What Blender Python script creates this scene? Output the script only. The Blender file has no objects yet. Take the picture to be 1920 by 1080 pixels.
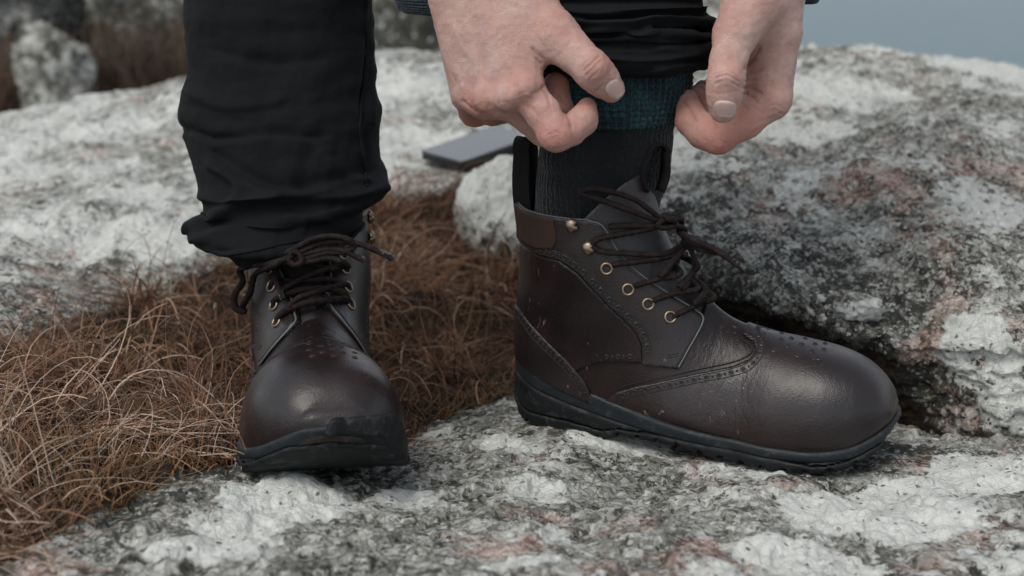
import bpy, bmesh, math, random
import numpy as np
from mathutils import Vector, Matrix, Euler
from mathutils.bvhtree import BVHTree

# ------------------------------------------------------------------ camera, sky, sun, exposure
scene = bpy.context.scene
COL = scene.collection
CAM_LOC = (0.0, -1.06, 0.425)
CAM_PITCH = 16.0
cam_d = bpy.data.cameras.new('camera')
cam_d.lens = 50.0; cam_d.sensor_width = 36.0
cam_d.clip_start = 0.02; cam_d.clip_end = 20000.0
cam_d.dof.use_dof = True; cam_d.dof.focus_distance = 1.06; cam_d.dof.aperture_fstop = 6.0
cam = bpy.data.objects.new('camera', cam_d); COL.objects.link(cam)
cam.location = CAM_LOC; cam.rotation_euler = (math.radians(90 - CAM_PITCH), 0, 0)
scene.camera = cam

SUN_EL, SUN_AZ = 58.0, 222.0      # overcast: broad soft light from high up, a little to the left of the lens
world = bpy.data.worlds.new('World'); scene.world = world; world.use_nodes = True
_n = world.node_tree.nodes; _l = world.node_tree.links
for _x in list(_n): _n.remove(_x)
_sky = _n.new('ShaderNodeTexSky'); _sky.sky_type = 'NISHITA'; _sky.sun_disc = False
_sky.sun_elevation = math.radians(SUN_EL); _sky.sun_rotation = math.radians(SUN_AZ)
_sky.air_density = 1.0; _sky.dust_density = 1.2; _sky.ozone_density = 1.0
_hs = _n.new('ShaderNodeHueSaturation'); _hs.inputs['Saturation'].default_value = 0.34
_bg = _n.new('ShaderNodeBackground'); _bg.inputs['Strength'].default_value = 0.15
_wo = _n.new('ShaderNodeOutputWorld')
_l.new(_sky.outputs[0], _hs.inputs['Color']); _l.new(_hs.outputs[0], _bg.inputs['Color']); _l.new(_bg.outputs[0], _wo.inputs['Surface'])
sun_d = bpy.data.lights.new('sun', 'SUN'); sun_d.energy = 1.5; sun_d.angle = math.radians(40); sun_d.color = (1.0, 0.96, 0.88)
sun = bpy.data.objects.new('sun', sun_d); COL.objects.link(sun)
_az = math.radians(SUN_AZ)
_sd = Vector((math.sin(_az) * math.cos(math.radians(SUN_EL)), math.cos(_az) * math.cos(math.radians(SUN_EL)), math.sin(math.radians(SUN_EL))))
sun.rotation_euler = (-_sd).to_track_quat('-Z', 'Y').to_euler()
vs = scene.view_settings
vs.view_transform = 'Standard'; vs.look = 'None'; vs.gamma = 1.0; vs.use_curve_mapping = False; vs.exposure = 0.26
scene.cycles.use_denoising = True
# ------------------------------------------------------------------ helpers
FPX = 1920 * 50.0 / 36.0
_cp, _sp = math.cos(math.radians(CAM_PITCH)), math.sin(math.radians(CAM_PITCH))
def ray(px, py):
    a, b = (px - 960) / FPX, (540 - py) / FPX
    return np.array([a, _cp + b * _sp, -_sp + b * _cp])
def at_y(px, py, y):
    "the place that a photograph point has at world depth y"
    d = ray(px, py); return np.array(CAM_LOC) + d * ((y - CAM_LOC[1]) / d[1])
def at_z(px, py, z):
    d = ray(px, py); return np.array(CAM_LOC) + d * ((z - CAM_LOC[2]) / d[2])

def pchip(xk, yk, x):
    xk = np.asarray(xk, float); yk = np.asarray(yk, float); x = np.clip(np.asarray(x, float), xk[0], xk[-1])
    h = np.diff(xk); dl = np.diff(yk) / h
    m = np.zeros_like(xk); m[0] = dl[0]; m[-1] = dl[-1]
    for i in range(1, len(xk) - 1):
        if dl[i-1] * dl[i] > 0:
            w1 = 2*h[i] + h[i-1]; w2 = h[i] + 2*h[i-1]
            m[i] = (w1 + w2) / (w1 / dl[i-1] + w2 / dl[i])
    i = np.clip(np.searchsorted(xk, x, side='right') - 1, 0, len(h) - 1)
    t = (x - xk[i]) / h[i]
    return ((2*t**3 - 3*t**2 + 1) * yk[i] + (t**3 - 2*t**2 + t) * h[i] * m[i]
            + (-2*t**3 + 3*t**2) * yk[i+1] + (t**3 - t**2) * h[i] * m[i+1])

def _hash(ix, iy, iz, seed):
    h = (ix.astype(np.int64) * 374761393 + iy.astype(np.int64) * 668265263 + iz.astype(np.int64) * 2147483647 + seed * 974634721) & 0xFFFFFFFF
    h = ((h ^ (h >> 13)) * 1274126177) & 0xFFFFFFFF
    h = ((h ^ (h >> 16)) * 2246822519) & 0xFFFFFFFF
    return (h ^ (h >> 15)) & 0xFFFFFFFF
_G = np.array([(1,1,0),(-1,1,0),(1,-1,0),(-1,-1,0),(1,0,1),(-1,0,1),(1,0,-1),(-1,0,-1),(0,1,1),(0,-1,1),(0,1,-1),(0,-1,-1)], float)
def noise3(p, seed=0):
    p = np.asarray(p, float); i = np.floor(p).astype(np.int64); f = p - i
    u = f * f * f * (f * (f * 6 - 15) + 10); r = 0
    for dx in (0, 1):
        wx = u[..., 0] if dx else 1 - u[..., 0]
        for dy in (0, 1):
            wy = u[..., 1] if dy else 1 - u[..., 1]
            for dz in (0, 1):
                wz = u[..., 2] if dz else 1 - u[..., 2]
                g = _G[_hash(i[..., 0] + dx, i[..., 1] + dy, i[..., 2] + dz, seed) % 12]
                r = r + wx * wy * wz * (g[..., 0] * (f[..., 0] - dx) + g[..., 1] * (f[..., 1] - dy) + g[..., 2] * (f[..., 2] - dz))
    return r
def fbm(p, octaves=4, seed=0, gain=0.5, lac=2.03, ridged=False):
    p = np.asarray(p, float); a, s, t = 1.0, 0.0, 0.0
    for o in range(octaves):
        n = noise3(p, seed + o * 17)
        s = s + a * ((1 - 2 * np.abs(n)) - 0.6 if ridged else n); t += a; a *= gain; p = p * lac + 11.7
    return s
def sstep(a, b, x):
    t = np.clip((x - a) / (b - a), 0, 1); return t * t * (3 - 2 * t)
def smin(a, b, k):
    h = np.maximum(k - np.abs(a - b), 0) / k; return np.minimum(a, b) - h * h * k * 0.25
def smax(a, b, k): return -smin(-a, -b, k)

def link_mesh(name, verts, faces, mat=None, parent=None, smooth=True, attrs=None):
    me = bpy.data.meshes.new(name)
    verts = np.asarray(verts, np.float32).reshape(-1, 3)
    if isinstance(faces, np.ndarray) and faces.ndim == 2:
        k = faces.shape[1]; nf = len(faces)
        me.vertices.add(len(verts)); me.vertices.foreach_set('co', verts.ravel())
        me.loops.add(nf * k); me.loops.foreach_set('vertex_index', faces.astype(np.int32).ravel())
        me.polygons.add(nf); me.polygons.foreach_set('loop_start', np.arange(0, nf * k, k, dtype=np.int32))
        me.update(calc_edges=True); me.validate()
    else:
        me.from_pydata([tuple(v) for v in verts], [], [tuple(int(i) for i in f) for f in faces]); me.update()
    if smooth: me.polygons.foreach_set('use_smooth', np.ones(len(me.polygons), bool))
    for k, v in (attrs or {}).items():
        a = me.attributes.new(k, 'FLOAT', 'POINT'); a.data.foreach_set('value', np.asarray(v, np.float32).ravel())
    if mat is not None: me.materials.append(mat)
    ob = bpy.data.objects.new(name, me); COL.objects.link(ob)
    if parent is not None: ob.parent = parent
    return ob
def empty(name, loc=(0, 0, 0), rot=(0, 0, 0)):
    o = bpy.data.objects.new(name, None); COL.objects.link(o); o.location = loc; o.rotation_euler = rot
    o.empty_display_size = 0.02
    return o
def tag(o, label=None, cat=None, group=None, kind=None):
    for k, v in (('label', label), ('category', cat), ('group', group), ('kind', kind)):
        if v: o[k] = v
    return o

def surface_nets(F, org, h):
    "zero surface of a sampled field as quads; faces turn outward (field grows outward)"
    nx, ny, nz = F.shape; ins = F < 0
    c = np.zeros((nx-1, ny-1, nz-1), np.int8)
    for a in (0, 1):
        for b in (0, 1):
            for d in (0, 1): c += ins[a:nx-1+a, b:ny-1+b, d:nz-1+d]
    act = (c > 0) & (c < 8); idx = np.full(act.shape, -1, np.int64); ijk = np.argwhere(act); idx[act] = np.arange(len(ijk))
    acc = np.zeros((len(ijk), 3)); cnt = np.zeros(len(ijk))
    I, J, K = ijk.T
    for ax in range(3):
        o1, o2 = [q for q in range(3) if q != ax]
        for a in (0, 1):
            for b in (0, 1):
                off = [0, 0, 0]; off[o1] = a; off[o2] = b
                f0 = F[I + off[0], J + off[1], K + off[2]]; off2 = list(off); off2[ax] = 1
                f1 = F[I + off2[0], J + off2[1], K + off2[2]]
                m = (f0 < 0) != (f1 < 0); t = np.where(m, f0 / np.where(m, f0 - f1, 1), 0)
                p = np.tile(np.array(off, float), (len(ijk), 1)); p[:, ax] = t
                acc += p * m[:, None]; cnt += m
    V = (ijk + acc / cnt[:, None]) * h + np.asarray(org)
    quads = []
    for ax in range(3):
        o1, o2 = (ax + 1) % 3, (ax + 2) % 3
        sl0 = [slice(None)] * 3; sl1 = [slice(None)] * 3; sl0[ax] = slice(0, -1); sl1[ax] = slice(1, None)
        a0, a1 = ins[tuple(sl0)], ins[tuple(sl1)]
        e = np.argwhere(a0 != a1)
        ok = (e[:, o1] > 0) & (e[:, o2] > 0) & (e[:, o1] < F.shape[o1] - 1) & (e[:, o2] < F.shape[o2] - 1); e = e[ok]
        def cell(d1, d2):
            q = e.copy(); q[:, o1] -= d1; q[:, o2] -= d2; return idx[q[:, 0], q[:, 1], q[:, 2]]
        q = np.stack([cell(1, 1), cell(0, 1), cell(0, 0), cell(1, 0)], 1)
        flip = ~a0[e[:, 0], e[:, 1], e[:, 2]]
        q[flip] = q[flip][:, ::-1]; quads.append(q)
    return V, np.concatenate(quads)
def relax(V, Q, n=2, lam=0.5):
    "light umbrella smoothing of a quad mesh"
    e = np.concatenate([Q[:, [0, 1]], Q[:, [1, 2]], Q[:, [2, 3]], Q[:, [3, 0]]])
    e = np.concatenate([e, e[:, ::-1]])
    cnt = np.bincount(e[:, 0], minlength=len(V))[:, None].clip(1)
    for it in range(n):
        for l in (lam, -lam * 1.04):
            s = np.stack([np.bincount(e[:, 0], weights=V[e[:, 1], k], minlength=len(V)) for k in range(3)], 1)
            V = V + l * (s / cnt - V)
    return V
def grid_faces(nu, nv, wrap_u=False, wrap_v=False):
    i = np.arange(nu if wrap_u else nu - 1)[:, None]; j = np.arange(nv if wrap_v else nv - 1)[None, :]
    a = i * nv + j; b = ((i + 1) % nu) * nv + j; c = ((i + 1) % nu) * nv + (j + 1) % nv; d = i * nv + (j + 1) % nv
    return np.stack([np.broadcast_to(x, (i.size, j.size)).ravel() for x in (a, b, c, d)], 1)
def spline(pts, n):
    "Catmull-Rom through the points, n samples"
    P = np.asarray(pts, float); d = np.concatenate([[0], np.cumsum(np.sqrt(np.linalg.norm(np.diff(P[:, :3], axis=0), axis=1)) + 1e-9)])
    m = np.zeros_like(P); m[1:-1] = (P[2:] - P[:-2]) / (d[2:] - d[:-2])[:, None]
    m[0] = (P[1] - P[0]) / (d[1] - d[0]); m[-1] = (P[-1] - P[-2]) / (d[-1] - d[-2])
    x = np.linspace(0, d[-1], n); i = np.clip(np.searchsorted(d, x, side='right') - 1, 0, len(d) - 2)
    h = (d[i+1] - d[i])[:, None]; t = ((x - d[i]) / (d[i+1] - d[i]))[:, None]
    return (2*t**3 - 3*t**2 + 1) * P[i] + (t**3 - 2*t**2 + t) * h * m[i] + (-2*t**3 + 3*t**2) * P[i+1] + (t**3 - t**2) * h * m[i+1]
def tube(pts, r, ns=8, closed=False, caps=True, flat=1.0, up=None):
    "verts, faces of a tube along points; r a number or one per point; flat squashes it along its second axis"
    P = np.asarray(pts, float); n = len(P); r = np.broadcast_to(np.asarray(r, float), (n,))
    T = np.gradient(P, axis=0) if not closed else (np.roll(P, -1, 0) - np.roll(P, 1, 0))
    T /= np.linalg.norm(T, axis=1)[:, None] + 1e-12
    u = np.array(up if up is not None else (0, 0, 1.0)); 
    if abs(T[0] @ u) > 0.95: u = np.array([1.0, 0, 0])
    U = np.zeros_like(P); 
    for i in range(n):
        u = u - T[i] * (u @ T[i]); u /= np.linalg.norm(u) + 1e-12; U[i] = u
    W = np.cross(T, U); a = np.arange(ns) * 2 * np.pi / ns
    V = P[:, None] + r[:, None, None] * (np.cos(a)[None, :, None] * W[:, None] + flat * np.sin(a)[None, :, None] * U[:, None])
    F = grid_faces(n, ns, wrap_u=closed, wrap_v=True)[:, ::-1]
    V = V.reshape(-1, 3); F = [tuple(f) for f in F]
    if caps and not closed:
        F += [tuple(range(ns)), tuple(range(n * ns - 1, (n - 1) * ns - 1, -1))]
    return V, F
def join(parts):
    V, F, o = [], [], 0
    for v, f in parts:
        V.append(np.asarray(v)); F += [tuple(int(i) + o for i in q) for q in f]; o += len(v)
    return np.concatenate(V), F

def poly_sdf(px, py, poly):
    "signed distance to a closed polygon, negative inside"
    P = np.asarray(poly, float); Q = np.roll(P, -1, 0); d = np.full(np.broadcast(px, py).shape, 1e9); s = np.zeros(d.shape, bool)
    for (ax, ay), (bx, by) in zip(P, Q):
        ex, ey = bx - ax, by - ay; wx, wy = px - ax, py - ay
        t = np.clip((wx * ex + wy * ey) / (ex * ex + ey * ey + 1e-15), 0, 1)
        d = np.minimum(d, (wx - ex * t)**2 + (wy - ey * t)**2)
        s ^= ((ay > py) != (by > py)) & (px < (bx - ax) * (py - ay) / (by - ay + 1e-15) + ax)
    return np.where(s, -1, 1) * np.sqrt(d)

# ------------------------------------------------------------------ materials
def mat(name, col=(0.5, 0.5, 0.5), rough=0.6, metal=0.0, spec=0.5):
    m = bpy.data.materials.new(name); m.use_nodes = True; nt = m.node_tree; b = nt.nodes['Principled BSDF']
    b.inputs['Base Color'].default_value = (*col, 1); b.inputs['Roughness'].default_value = rough
    b.inputs['Metallic'].default_value = metal; b.inputs['Specular IOR Level'].default_value = spec
    return m
class NT:
    "short hand for building node trees"
    def __init__(s, m): s.t = m.node_tree; s.b = s.t.nodes['Principled BSDF']; s.co = None
    def n(s, typ, **kw):
        x = s.t.nodes.new(typ)
        for k, v in kw.items():
            if k.startswith('_'): setattr(x, k[1:], v)
            else: x.inputs[k.replace('__', ' ')].default_value = v
        return x
    def l(s, a, b): s.t.links.new(a, b)
    def coord(s, kind='Object'):
        return s.n('ShaderNodeTexCoord').outputs[kind]
    def noise(s, co, scale, detail=4, rough=0.55, dist=0.0, out='Fac'):
        x = s.n('ShaderNodeTexNoise', Scale=scale, Detail=detail, Roughness=rough, Distortion=dist); s.l(co, x.inputs['Vector']); return x.outputs[out]
    def voro(s, co, scale, feature='F1', out='Distance', rnd=1.0):
        x = s.n('ShaderNodeTexVoronoi', _feature=feature, Scale=scale); x.inputs['Randomness'].default_value = rnd
        s.l(co, x.inputs['Vector']); return x.outputs[out]
    def attr(s, name):
        x = s.n('ShaderNodeAttribute', _attribute_name=name); return x.outputs['Fac']
    def math(s, op, a, b=None, c=None, clamp=False):
        x = s.n('ShaderNodeMath', _operation=op, _use_clamp=clamp)
        for i, v in enumerate((a, b, c)):
            if v is None: continue
            if isinstance(v, (int, float)): x.inputs[i].default_value = v
            else: s.l(v, x.inputs[i])
        return x.outputs[0]
    def step(s, v, a, b, to0=0.0, to1=1.0):
        x = s.n('ShaderNodeMapRange', _interpolation_type='SMOOTHSTEP'); s.l(v, x.inputs['Value'])
        for k, q in (('From Min', a), ('From Max', b), ('To Min', to0), ('To Max', to1)): x.inputs[k].default_value = q
        return x.outputs['Result']
    def ramp(s, v, stops):
        x = s.n('ShaderNodeValToRGB'); e = x.color_ramp.elements
        while len(e) < len(stops): e.new(0.5)
        for q, (p, c) in zip(e, stops): q.position = p; q.color = (*c, 1)
        s.l(v, x.inputs['Fac']); return x.outputs['Color']
    def mix(s, fac, a, b, typ='MIX'):
        x = s.n('ShaderNodeMix', _data_type='RGBA', _blend_type=typ)
        for i, v in ((0, fac), (6, a), (7, b)):
            if isinstance(v, (int, float)): x.inputs[i].default_value = v
            elif isinstance(v, tuple): x.inputs[i].default_value = (*v, 1)
            else: s.l(v, x.inputs[i])
        return x.outputs[2]
    def bump(s, height, strength=0.3, dist=0.001, normal=None):
        x = s.n('ShaderNodeBump', Strength=strength, Distance=dist); s.l(height, x.inputs['Height'])
        if normal is not None: s.l(normal, x.inputs['Normal'])
        return x.outputs['Normal']
    def set(s, **kw):
        for k, v in kw.items():
            i = s.b.inputs[k.replace('__', ' ')]
            if isinstance(v, (int, float)): i.default_value = v
            elif isinstance(v, tuple): i.default_value = (*v, 1) if len(v) == 3 and i.type == 'RGBA' else v
            else: s.l(v, i)
# ------------------------------------------------------------------ rock material: granite under crusts of lichen
def rock_material(name='lichen granite', scale=1.0):
    m = mat(name, (.25, .25, .24), .9, spec=.25); t = NT(m); co0 = t.coord()
    mp = t.n('ShaderNodeMapping'); mp.inputs['Scale'].default_value = (scale,) * 3; t.l(co0, mp.inputs['Vector']); co = mp.outputs[0]
    wx = t.noise(co, 26, 4, .6, out='Color'); warp = t.n('ShaderNodeMix', _data_type='RGBA', _blend_type='LINEAR_LIGHT'); warp.inputs[0].default_value = .007
    t.l(co, warp.inputs[6]); t.l(wx, warp.inputs[7]); wc = warp.outputs[2]
    bw, bd, bp, br, bs = (t.attr(k) for k in ('bias_white', 'bias_dark', 'bias_pink', 'bias_rust', 'bias_soil'))
    # crust of many small lichen scales, each with its own grey, over pinkish granite
    ca = t.voro(wc, 95, out='Color'); cb = t.voro(wc, 290, out='Color'); sa = t.n('ShaderNodeSeparateColor'); t.l(ca, sa.inputs[0]); sb = t.n('ShaderNodeSeparateColor'); t.l(cb, sb.inputs[0])
    n_mid = t.noise(co, 15, 5, .62)
    v = t.math('ADD', t.math('MULTIPLY', n_mid, .62), t.math('ADD', t.math('MULTIPLY', sa.outputs[0], .26), t.math('MULTIPLY', sb.outputs[0], .24)))
    v = t.math('ADD', v, t.math('SUBTRACT', t.math('MULTIPLY', bw, .55), t.math('MULTIPLY', bd, .5)))
    c = t.ramp(v, [(.33, (.030, .031, .027)), (.43, (.105, .104, .091)), (.55, (.225, .222, .197)), (.66, (.35, .353, .325)), (.80, (.52, .53, .495))])
    pink = t.ramp(v, [(.32, (.11, .070, .055)), (.46, (.25, .155, .120)), (.62, (.42, .31, .26)), (.8, (.55, .46, .41))])
    pk = t.step(t.math('ADD', t.noise(wc, 9, 4, .6), bp), .53, .66)
    c = t.mix(t.math('MULTIPLY', pk, .8), c, pink)
    ed = t.voro(wc, 150, 'DISTANCE_TO_EDGE'); crack = t.step(ed, .02, .11)
    c = t.mix(t.math('MULTIPLY', t.math('SUBTRACT', 1.0, crack), t.step(t.noise(co, 40, 3), .46, .70, 0, .6)), c, (.045, .047, .044))
    # pale thick patches with lobed edges
    nw = t.math('ADD', t.math('ADD', t.math('MULTIPLY', t.noise(wc, 8, 3, .5), .56), t.math('MULTIPLY', t.noise(co, 60, 7, .78), .54)), bw)
    wm = t.step(nw, .632, .652); wsoft = t.step(nw, .56, .72)
    wcol = t.ramp(t.noise(co, 120, 4, .7), [(.25, (.41, .422, .392)), (.5, (.53, .54, .505)), (.75, (.62, .63, .595))])
    wcr = t.math('MULTIPLY', t.step(t.voro(wc, 105, 'DISTANCE_TO_EDGE'), .09, .015), t.step(t.noise(co, 30, 3), .46, .60))
    wcol = t.mix(t.math('MULTIPLY', wcr, .35), wcol, (.15, .16, .155))
    c = t.mix(wm, c, wcol)
    # black and olive specks between the crusts
    nd = t.math('ADD', t.math('ADD', t.math('MULTIPLY', t.noise(co, 34, 4, .6), .5), t.math('MULTIPLY', t.noise(co, 190, 4, .72), .62)), bd)
    nd = t.math('SUBTRACT', nd, t.math('MULTIPLY', wm, .085))
    dm = t.step(nd, .612, .645)
    dcol = t.ramp(t.noise(co, 80, 2), [(.35, (.018, .020, .019)), (.6, (.045, .043, .034)), (.8, (.075, .060, .042))])
    c = t.mix(t.math('MULTIPLY', dm, .92), c, dcol)
    wn = t.noise(co, 300, 3, .6, out='Color'); w2 = t.n('ShaderNodeMix', _data_type='RGBA', _blend_type='LINEAR_LIGHT'); w2.inputs[0].default_value = .0022; t.l(wc, w2.inputs[6]); t.l(wn, w2.inputs[7]); wd = w2.outputs[2]
    # small fruiting specks, some black, some pale
    sp = t.n('ShaderNodeTexVoronoi', _feature='F1', Scale=210.0); t.l(wd, sp.inputs['Vector']); sq = t.n('ShaderNodeSeparateColor'); t.l(sp.outputs['Color'], sq.inputs[0])
    dot = t.math('MULTIPLY', t.step(sp.outputs['Distance'], .50, .22), t.step(sq.outputs[0], .84, .87)); c = t.mix(t.math('MULTIPLY', dot, .85), c, (.035, .036, .032))
    dot2 = t.math('MULTIPLY', t.step(sp.outputs['Distance'], .46, .30), t.step(sq.outputs[1], .74, .78)); c = t.mix(t.math('MULTIPLY', dot2, .7), c, (.46, .475, .44))
    # rusty moss and wet stain
    nr = t.math('ADD', t.math('ADD', t.math('MULTIPLY', t.noise(co, 15, 3, .5), .6), t.math('MULTIPLY', t.noise(co, 150, 4, .7), .45)), br)
    rm = t.step(nr, .68, .76); rcol = t.ramp(t.noise(co, 210, 3, .7), [(.3, (.028, .014, .009)), (.55, (.105, .045, .020)), (.78, (.22, .115, .055))])
    c = t.mix(t.math('MULTIPLY', rm, .9), c, rcol)
    soil = t.ramp(t.noise(co, 240, 4, .75), [(.3, (.008, .006, .005)), (.6, (.035, .022, .014)), (.8, (.085, .055, .035))])
    sm = t.step(t.math('ADD', bs, t.math('MULTIPLY', t.math('SUBTRACT', t.noise(co, 70, 4, .7), .5), .9)), .40, .60)
    c = t.mix(sm, c, soil)
    h = t.math('ADD', t.math('MULTIPLY', t.noise(co, 210, 5, .72), 1.0), t.math('ADD', t.math('MULTIPLY', crack, .5), t.math('MULTIPLY', sa.outputs[0], .5)))
    h = t.math('ADD', h, t.math('MULTIPLY', t.noise(co, 45, 4, .65), 1.2))
    h = t.math('MULTIPLY', h, t.math('SUBTRACT', 1.0, t.math('MULTIPLY', wm, .45)))
    h = t.math('ADD', h, t.math('SUBTRACT', t.math('MULTIPLY', wsoft, .8), t.math('MULTIPLY', dm, .7)))
    t.set(Base__Color=c, Normal=t.bump(h, .65, .0028))
    return m
M_ROCK = rock_material()
M_ROCK_FAR = rock_material('lichen granite of the outcrop', .30)

def tps(P):
    P = np.asarray(P, float); n = len(P)
    def phi(r2): return np.where(r2 > 1e-12, .5 * r2 * np.log(np.maximum(r2, 1e-12)), 0)
    d2 = ((P[:, None, :2] - P[None, :, :2])**2).sum(-1)
    A = np.zeros((n + 3, n + 3)); A[:n, :n] = phi(d2) + np.eye(n) * 2e-4; A[:n, n] = 1; A[:n, n+1:] = P[:, :2]; A[n:, :n] = A[:n, n:].T
    w = np.linalg.solve(A, np.concatenate([P[:, 2], [0, 0, 0]]))
    def ev(x, y):
        s = w[n] + w[n+1] * x + w[n+2] * y
        for k in range(n): s = s + w[k] * phi((x - P[k, 0])**2 + (y - P[k, 1])**2)
        return s
    return ev
CTRL = [(-.05, -.25, .034), (.1, -.25, .028), (.3, -.25, .018), (.5, -.25, .024), (-.3, -.25, .034), (-.5, -.25, .03), (0, -.42, .045), (.4, -.42, .035), (-.4, -.42, .045),
        (-.13, -.125, .019), (-.09, -.115, .015), (-.17, -.115, .020), (-.12, -.06, .002), (-.02, -.05, .004), (.0, -.13, .012), (.12, -.12, .006), (.22, -.14, .003),
        (.02, .045, -.004), (.1, .02, -.004), (.2, -.03, -.004), (.27, -.07, -.003), (.07, .09, -.006), (.2, .05, -.010), (.3, .0, -.008), (.4, -.06, .002),
        (-.15, .09, -.036), (-.16, .0, -.018), (-.1, .2, -.042), (-.04, .3, -.036), (-.08, .45, -.010), (-.08, .6, .015), (-.1, .75, .069), (.02, .2, -.03),
        (-.25, -.05, .022), (-.4, -.1, .030), (-.35, .05, .004), (-.28, .2, -.012), (-.5, .0, .022), (-.30, .38, .0), (-.2, .55, .015),
        (-.47, .24, .030), (-.6, .25, .045), (-.44, .45, .045), (-.33, .66, .058), (-.6, .6, .05), (-.5, .9, .062), (-.3, 1.0, .105), (-.1, 1.0, .118), (-.1, .86, .092),
        (-.85, 1.24, .052), (-.54, 1.24, .112), (-.23, 1.26, .152), (-.11, 1.26, .155), (.1, 1.2, .14), (-.9, .7, .03), (-1.1, .2, .03),
        (-.85, 1.7, -.12), (-.5, 1.8, -.12), (-.1, 1.9, -.10), (-.5, 3.0, -.35), (.3, 3.0, -.4), (-1.6, 2.5, -.3), (-1.4, 1.2, .0), (-2.0, .3, .0), (-1.2, -.5, .05), (1.2, -.5, .05),
        (-.126, .753, .073), (-.062, .69, .065), (.04, .82, .080), (-.03, .96, .11), (.1, .8, .05), (.2, .25, -.05), (.4, .12, -.04), (.5, .2, -.05), (.6, .0, -.012), (.8, -.05, -.010), (.4, .5, -.06), (.8, .6, -.06), (.3, 1.0, -.05), (1.0, 1.0, -.1), (1.5, 1.5, -.4), (1.5, 0, -.03)]
GROUND = tps(CTRL)
# outline between the back slab and the grass, and the grass hollow itself (world x, y)
HOLLOW = [(-1.3, -.25), (-1.3, .05), (-.60, .05), (-.48, .085), (-.43, .16), (-.385, .27), (-.32, .43), (-.24, .57), (-.17, .64), (-.10, .665), (-.03, .67), (.03, .66), (.03, .45), (.06, .25), (.045, .155), (.0, .135), (-.05, .125), (-.085, .08), (-.10, -.02), (-.16, -.085), (-.180, -.105), (-.235, -.17), (-.25, -.20), (-.28, -.235), (-.30, -.29), (-.42, -.42), (-1.3, -.5)]
def hollow_sdf(x, y): return poly_sdf(x, y, HOLLOW)
def fine_relief(P, amp=1.0):
    a = fbm(P * 7.0, 4, 3) * .016 + fbm(P * 34.0, 3, 9) * .0036 + fbm(P * 130.0, 3, 21) * .0018
    fl = fbm(P * np.array([21.0, 21.0, 60.0]), 3, 33); a = a + .0035 * sstep(.02, .10, fl)
    return a * amp
def ground_z(x, y):
    x = np.asarray(x, float); y = np.asarray(y, float); z = GROUND(x, y)
    P = np.stack([x, y, np.zeros_like(x)], -1)
    far = np.clip((np.hypot(x, y + 1.06) - 2.4) / 2, 0, 1)
    z = z + fine_relief(P) * (1 + 2 * far) * (1 - .55 * flat_under(x, y))
    z = z - 1.2 * np.maximum(np.hypot(x, y) - 3.2, 0) * .5 - 1.5 * np.maximum(x - 1.7, 0) - .25 * np.maximum(y - 2.2, 0)
    return np.maximum(z, -27.0)
def flat_under(x, y):
    "rock worn level where the boots stand"
    return np.exp(-(((x + .045) / .11)**2 + ((y - .765) / .09)**2)**2) * 1.6 + np.exp(-(((x - .15) / .17)**2 + ((y + .005 + .35 * (x - .15)) / .07)**2)**2) 
def ellipse_bias(x, y, items):
    b = np.zeros_like(x)
    for px, py, rx, ry, z, a in items:
        c = at_z(px, py, z); ex = rx / FPX * (c[1] + 1.06) * 1.03; e = at_z(px, py + ry, z); ey = abs(e[1] - c[1])
        r = np.sqrt(((x - c[0]) / ex)**2 + ((y - c[1]) / ey)**2)
        b = np.maximum(b, a * sstep(1.25, .55, r)) if a > 0 else b + a * sstep(1.25, .55, r)
    return b
WHITES = [(540, 950, 150, 50, .025, 0.325), (450, 1000, 110, 30, .03, 0.225), (380, 1060, 150, 30, .035, 0.250), (1650, 985, 200, 45, .01, 0.300), (1700, 930, 120, 30, .0, 0.225), (1120, 830, 60, 14, 0, 0.200), (1560, 1060, 120, 30, .02, 0.250), (960, 1060, 90, 22, .035, 0.125), (1000, 930, 80, 24, .01, 0.100), (520, 955, 150, 45, .025, 0.213), (770, 925, 80, 30, .02, 0.188), (420, 1045, 130, 35, .03, 0.200), (640, 1010, 60, 25, .03, 0.100), (1190, 830, 75, 18, 0, 0.188), (1640, 960, 190, 55, .01, 0.213), (1860, 900, 130, 45, .0, 0.200), (1480, 1050, 130, 35, .02, 0.188), (1460, 885, 70, 14, .0, 0.188),
          (1800, 850, 60, 16, .0, 0.125), (880, 985, 60, 20, .02, 0.075), (820, 800, 30, 10, -.01, 0.150), (930, 835, 40, 14, 0, 0.100), (1330, 940, 60, 20, 0, 0.100), (230, 600, 130, 34, .035, 0.200), (260, 440, 120, 26, .05, 0.150), (120, 660, 100, 24, .03, 0.150), (90, 1040, 60, 20, .03, 0.150), (760, 770, 60, 14, -.02, 0.125), (1840, 1050, 110, 35, .02, 0.062)]
PINKS = [(900, 1020, 150, 40, .03, .16), (800, 985, 100, 28, .03, .12), (1080, 960, 80, 24, .02, .07), (90, 615, 50, 14, .04, .22), (330, 395, 40, 8, .05, .2), (1180, 1010, 80, 30, .02, .12), (1480, 920, 60, 20, 0, .12), (1320, 1040, 60, 20, .02, .15), (360, 965, 90, 22, .03, .10), (1000, 890, 70, 20, .0, .06)]
RUSTS = [(330, 975, 130, 30, .03, .15), (1180, 905, 110, 18, .0, .10), (850, 830, 90, 14, -.005, .12), (1280, 905, 60, 15, .0, .12), (1480, 900, 40, 10, .0, .10), (1700, 845, 90, 12, .0, .14), (1130, 1050, 50, 18, .02, .12), (760, 1060, 90, 20, .03, .12), (820, 760, 90, 20, -.02, .12), (1090, 870, 60, 12, 0, .1), (1600, 880, 60, 10, 0, .1)]
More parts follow.
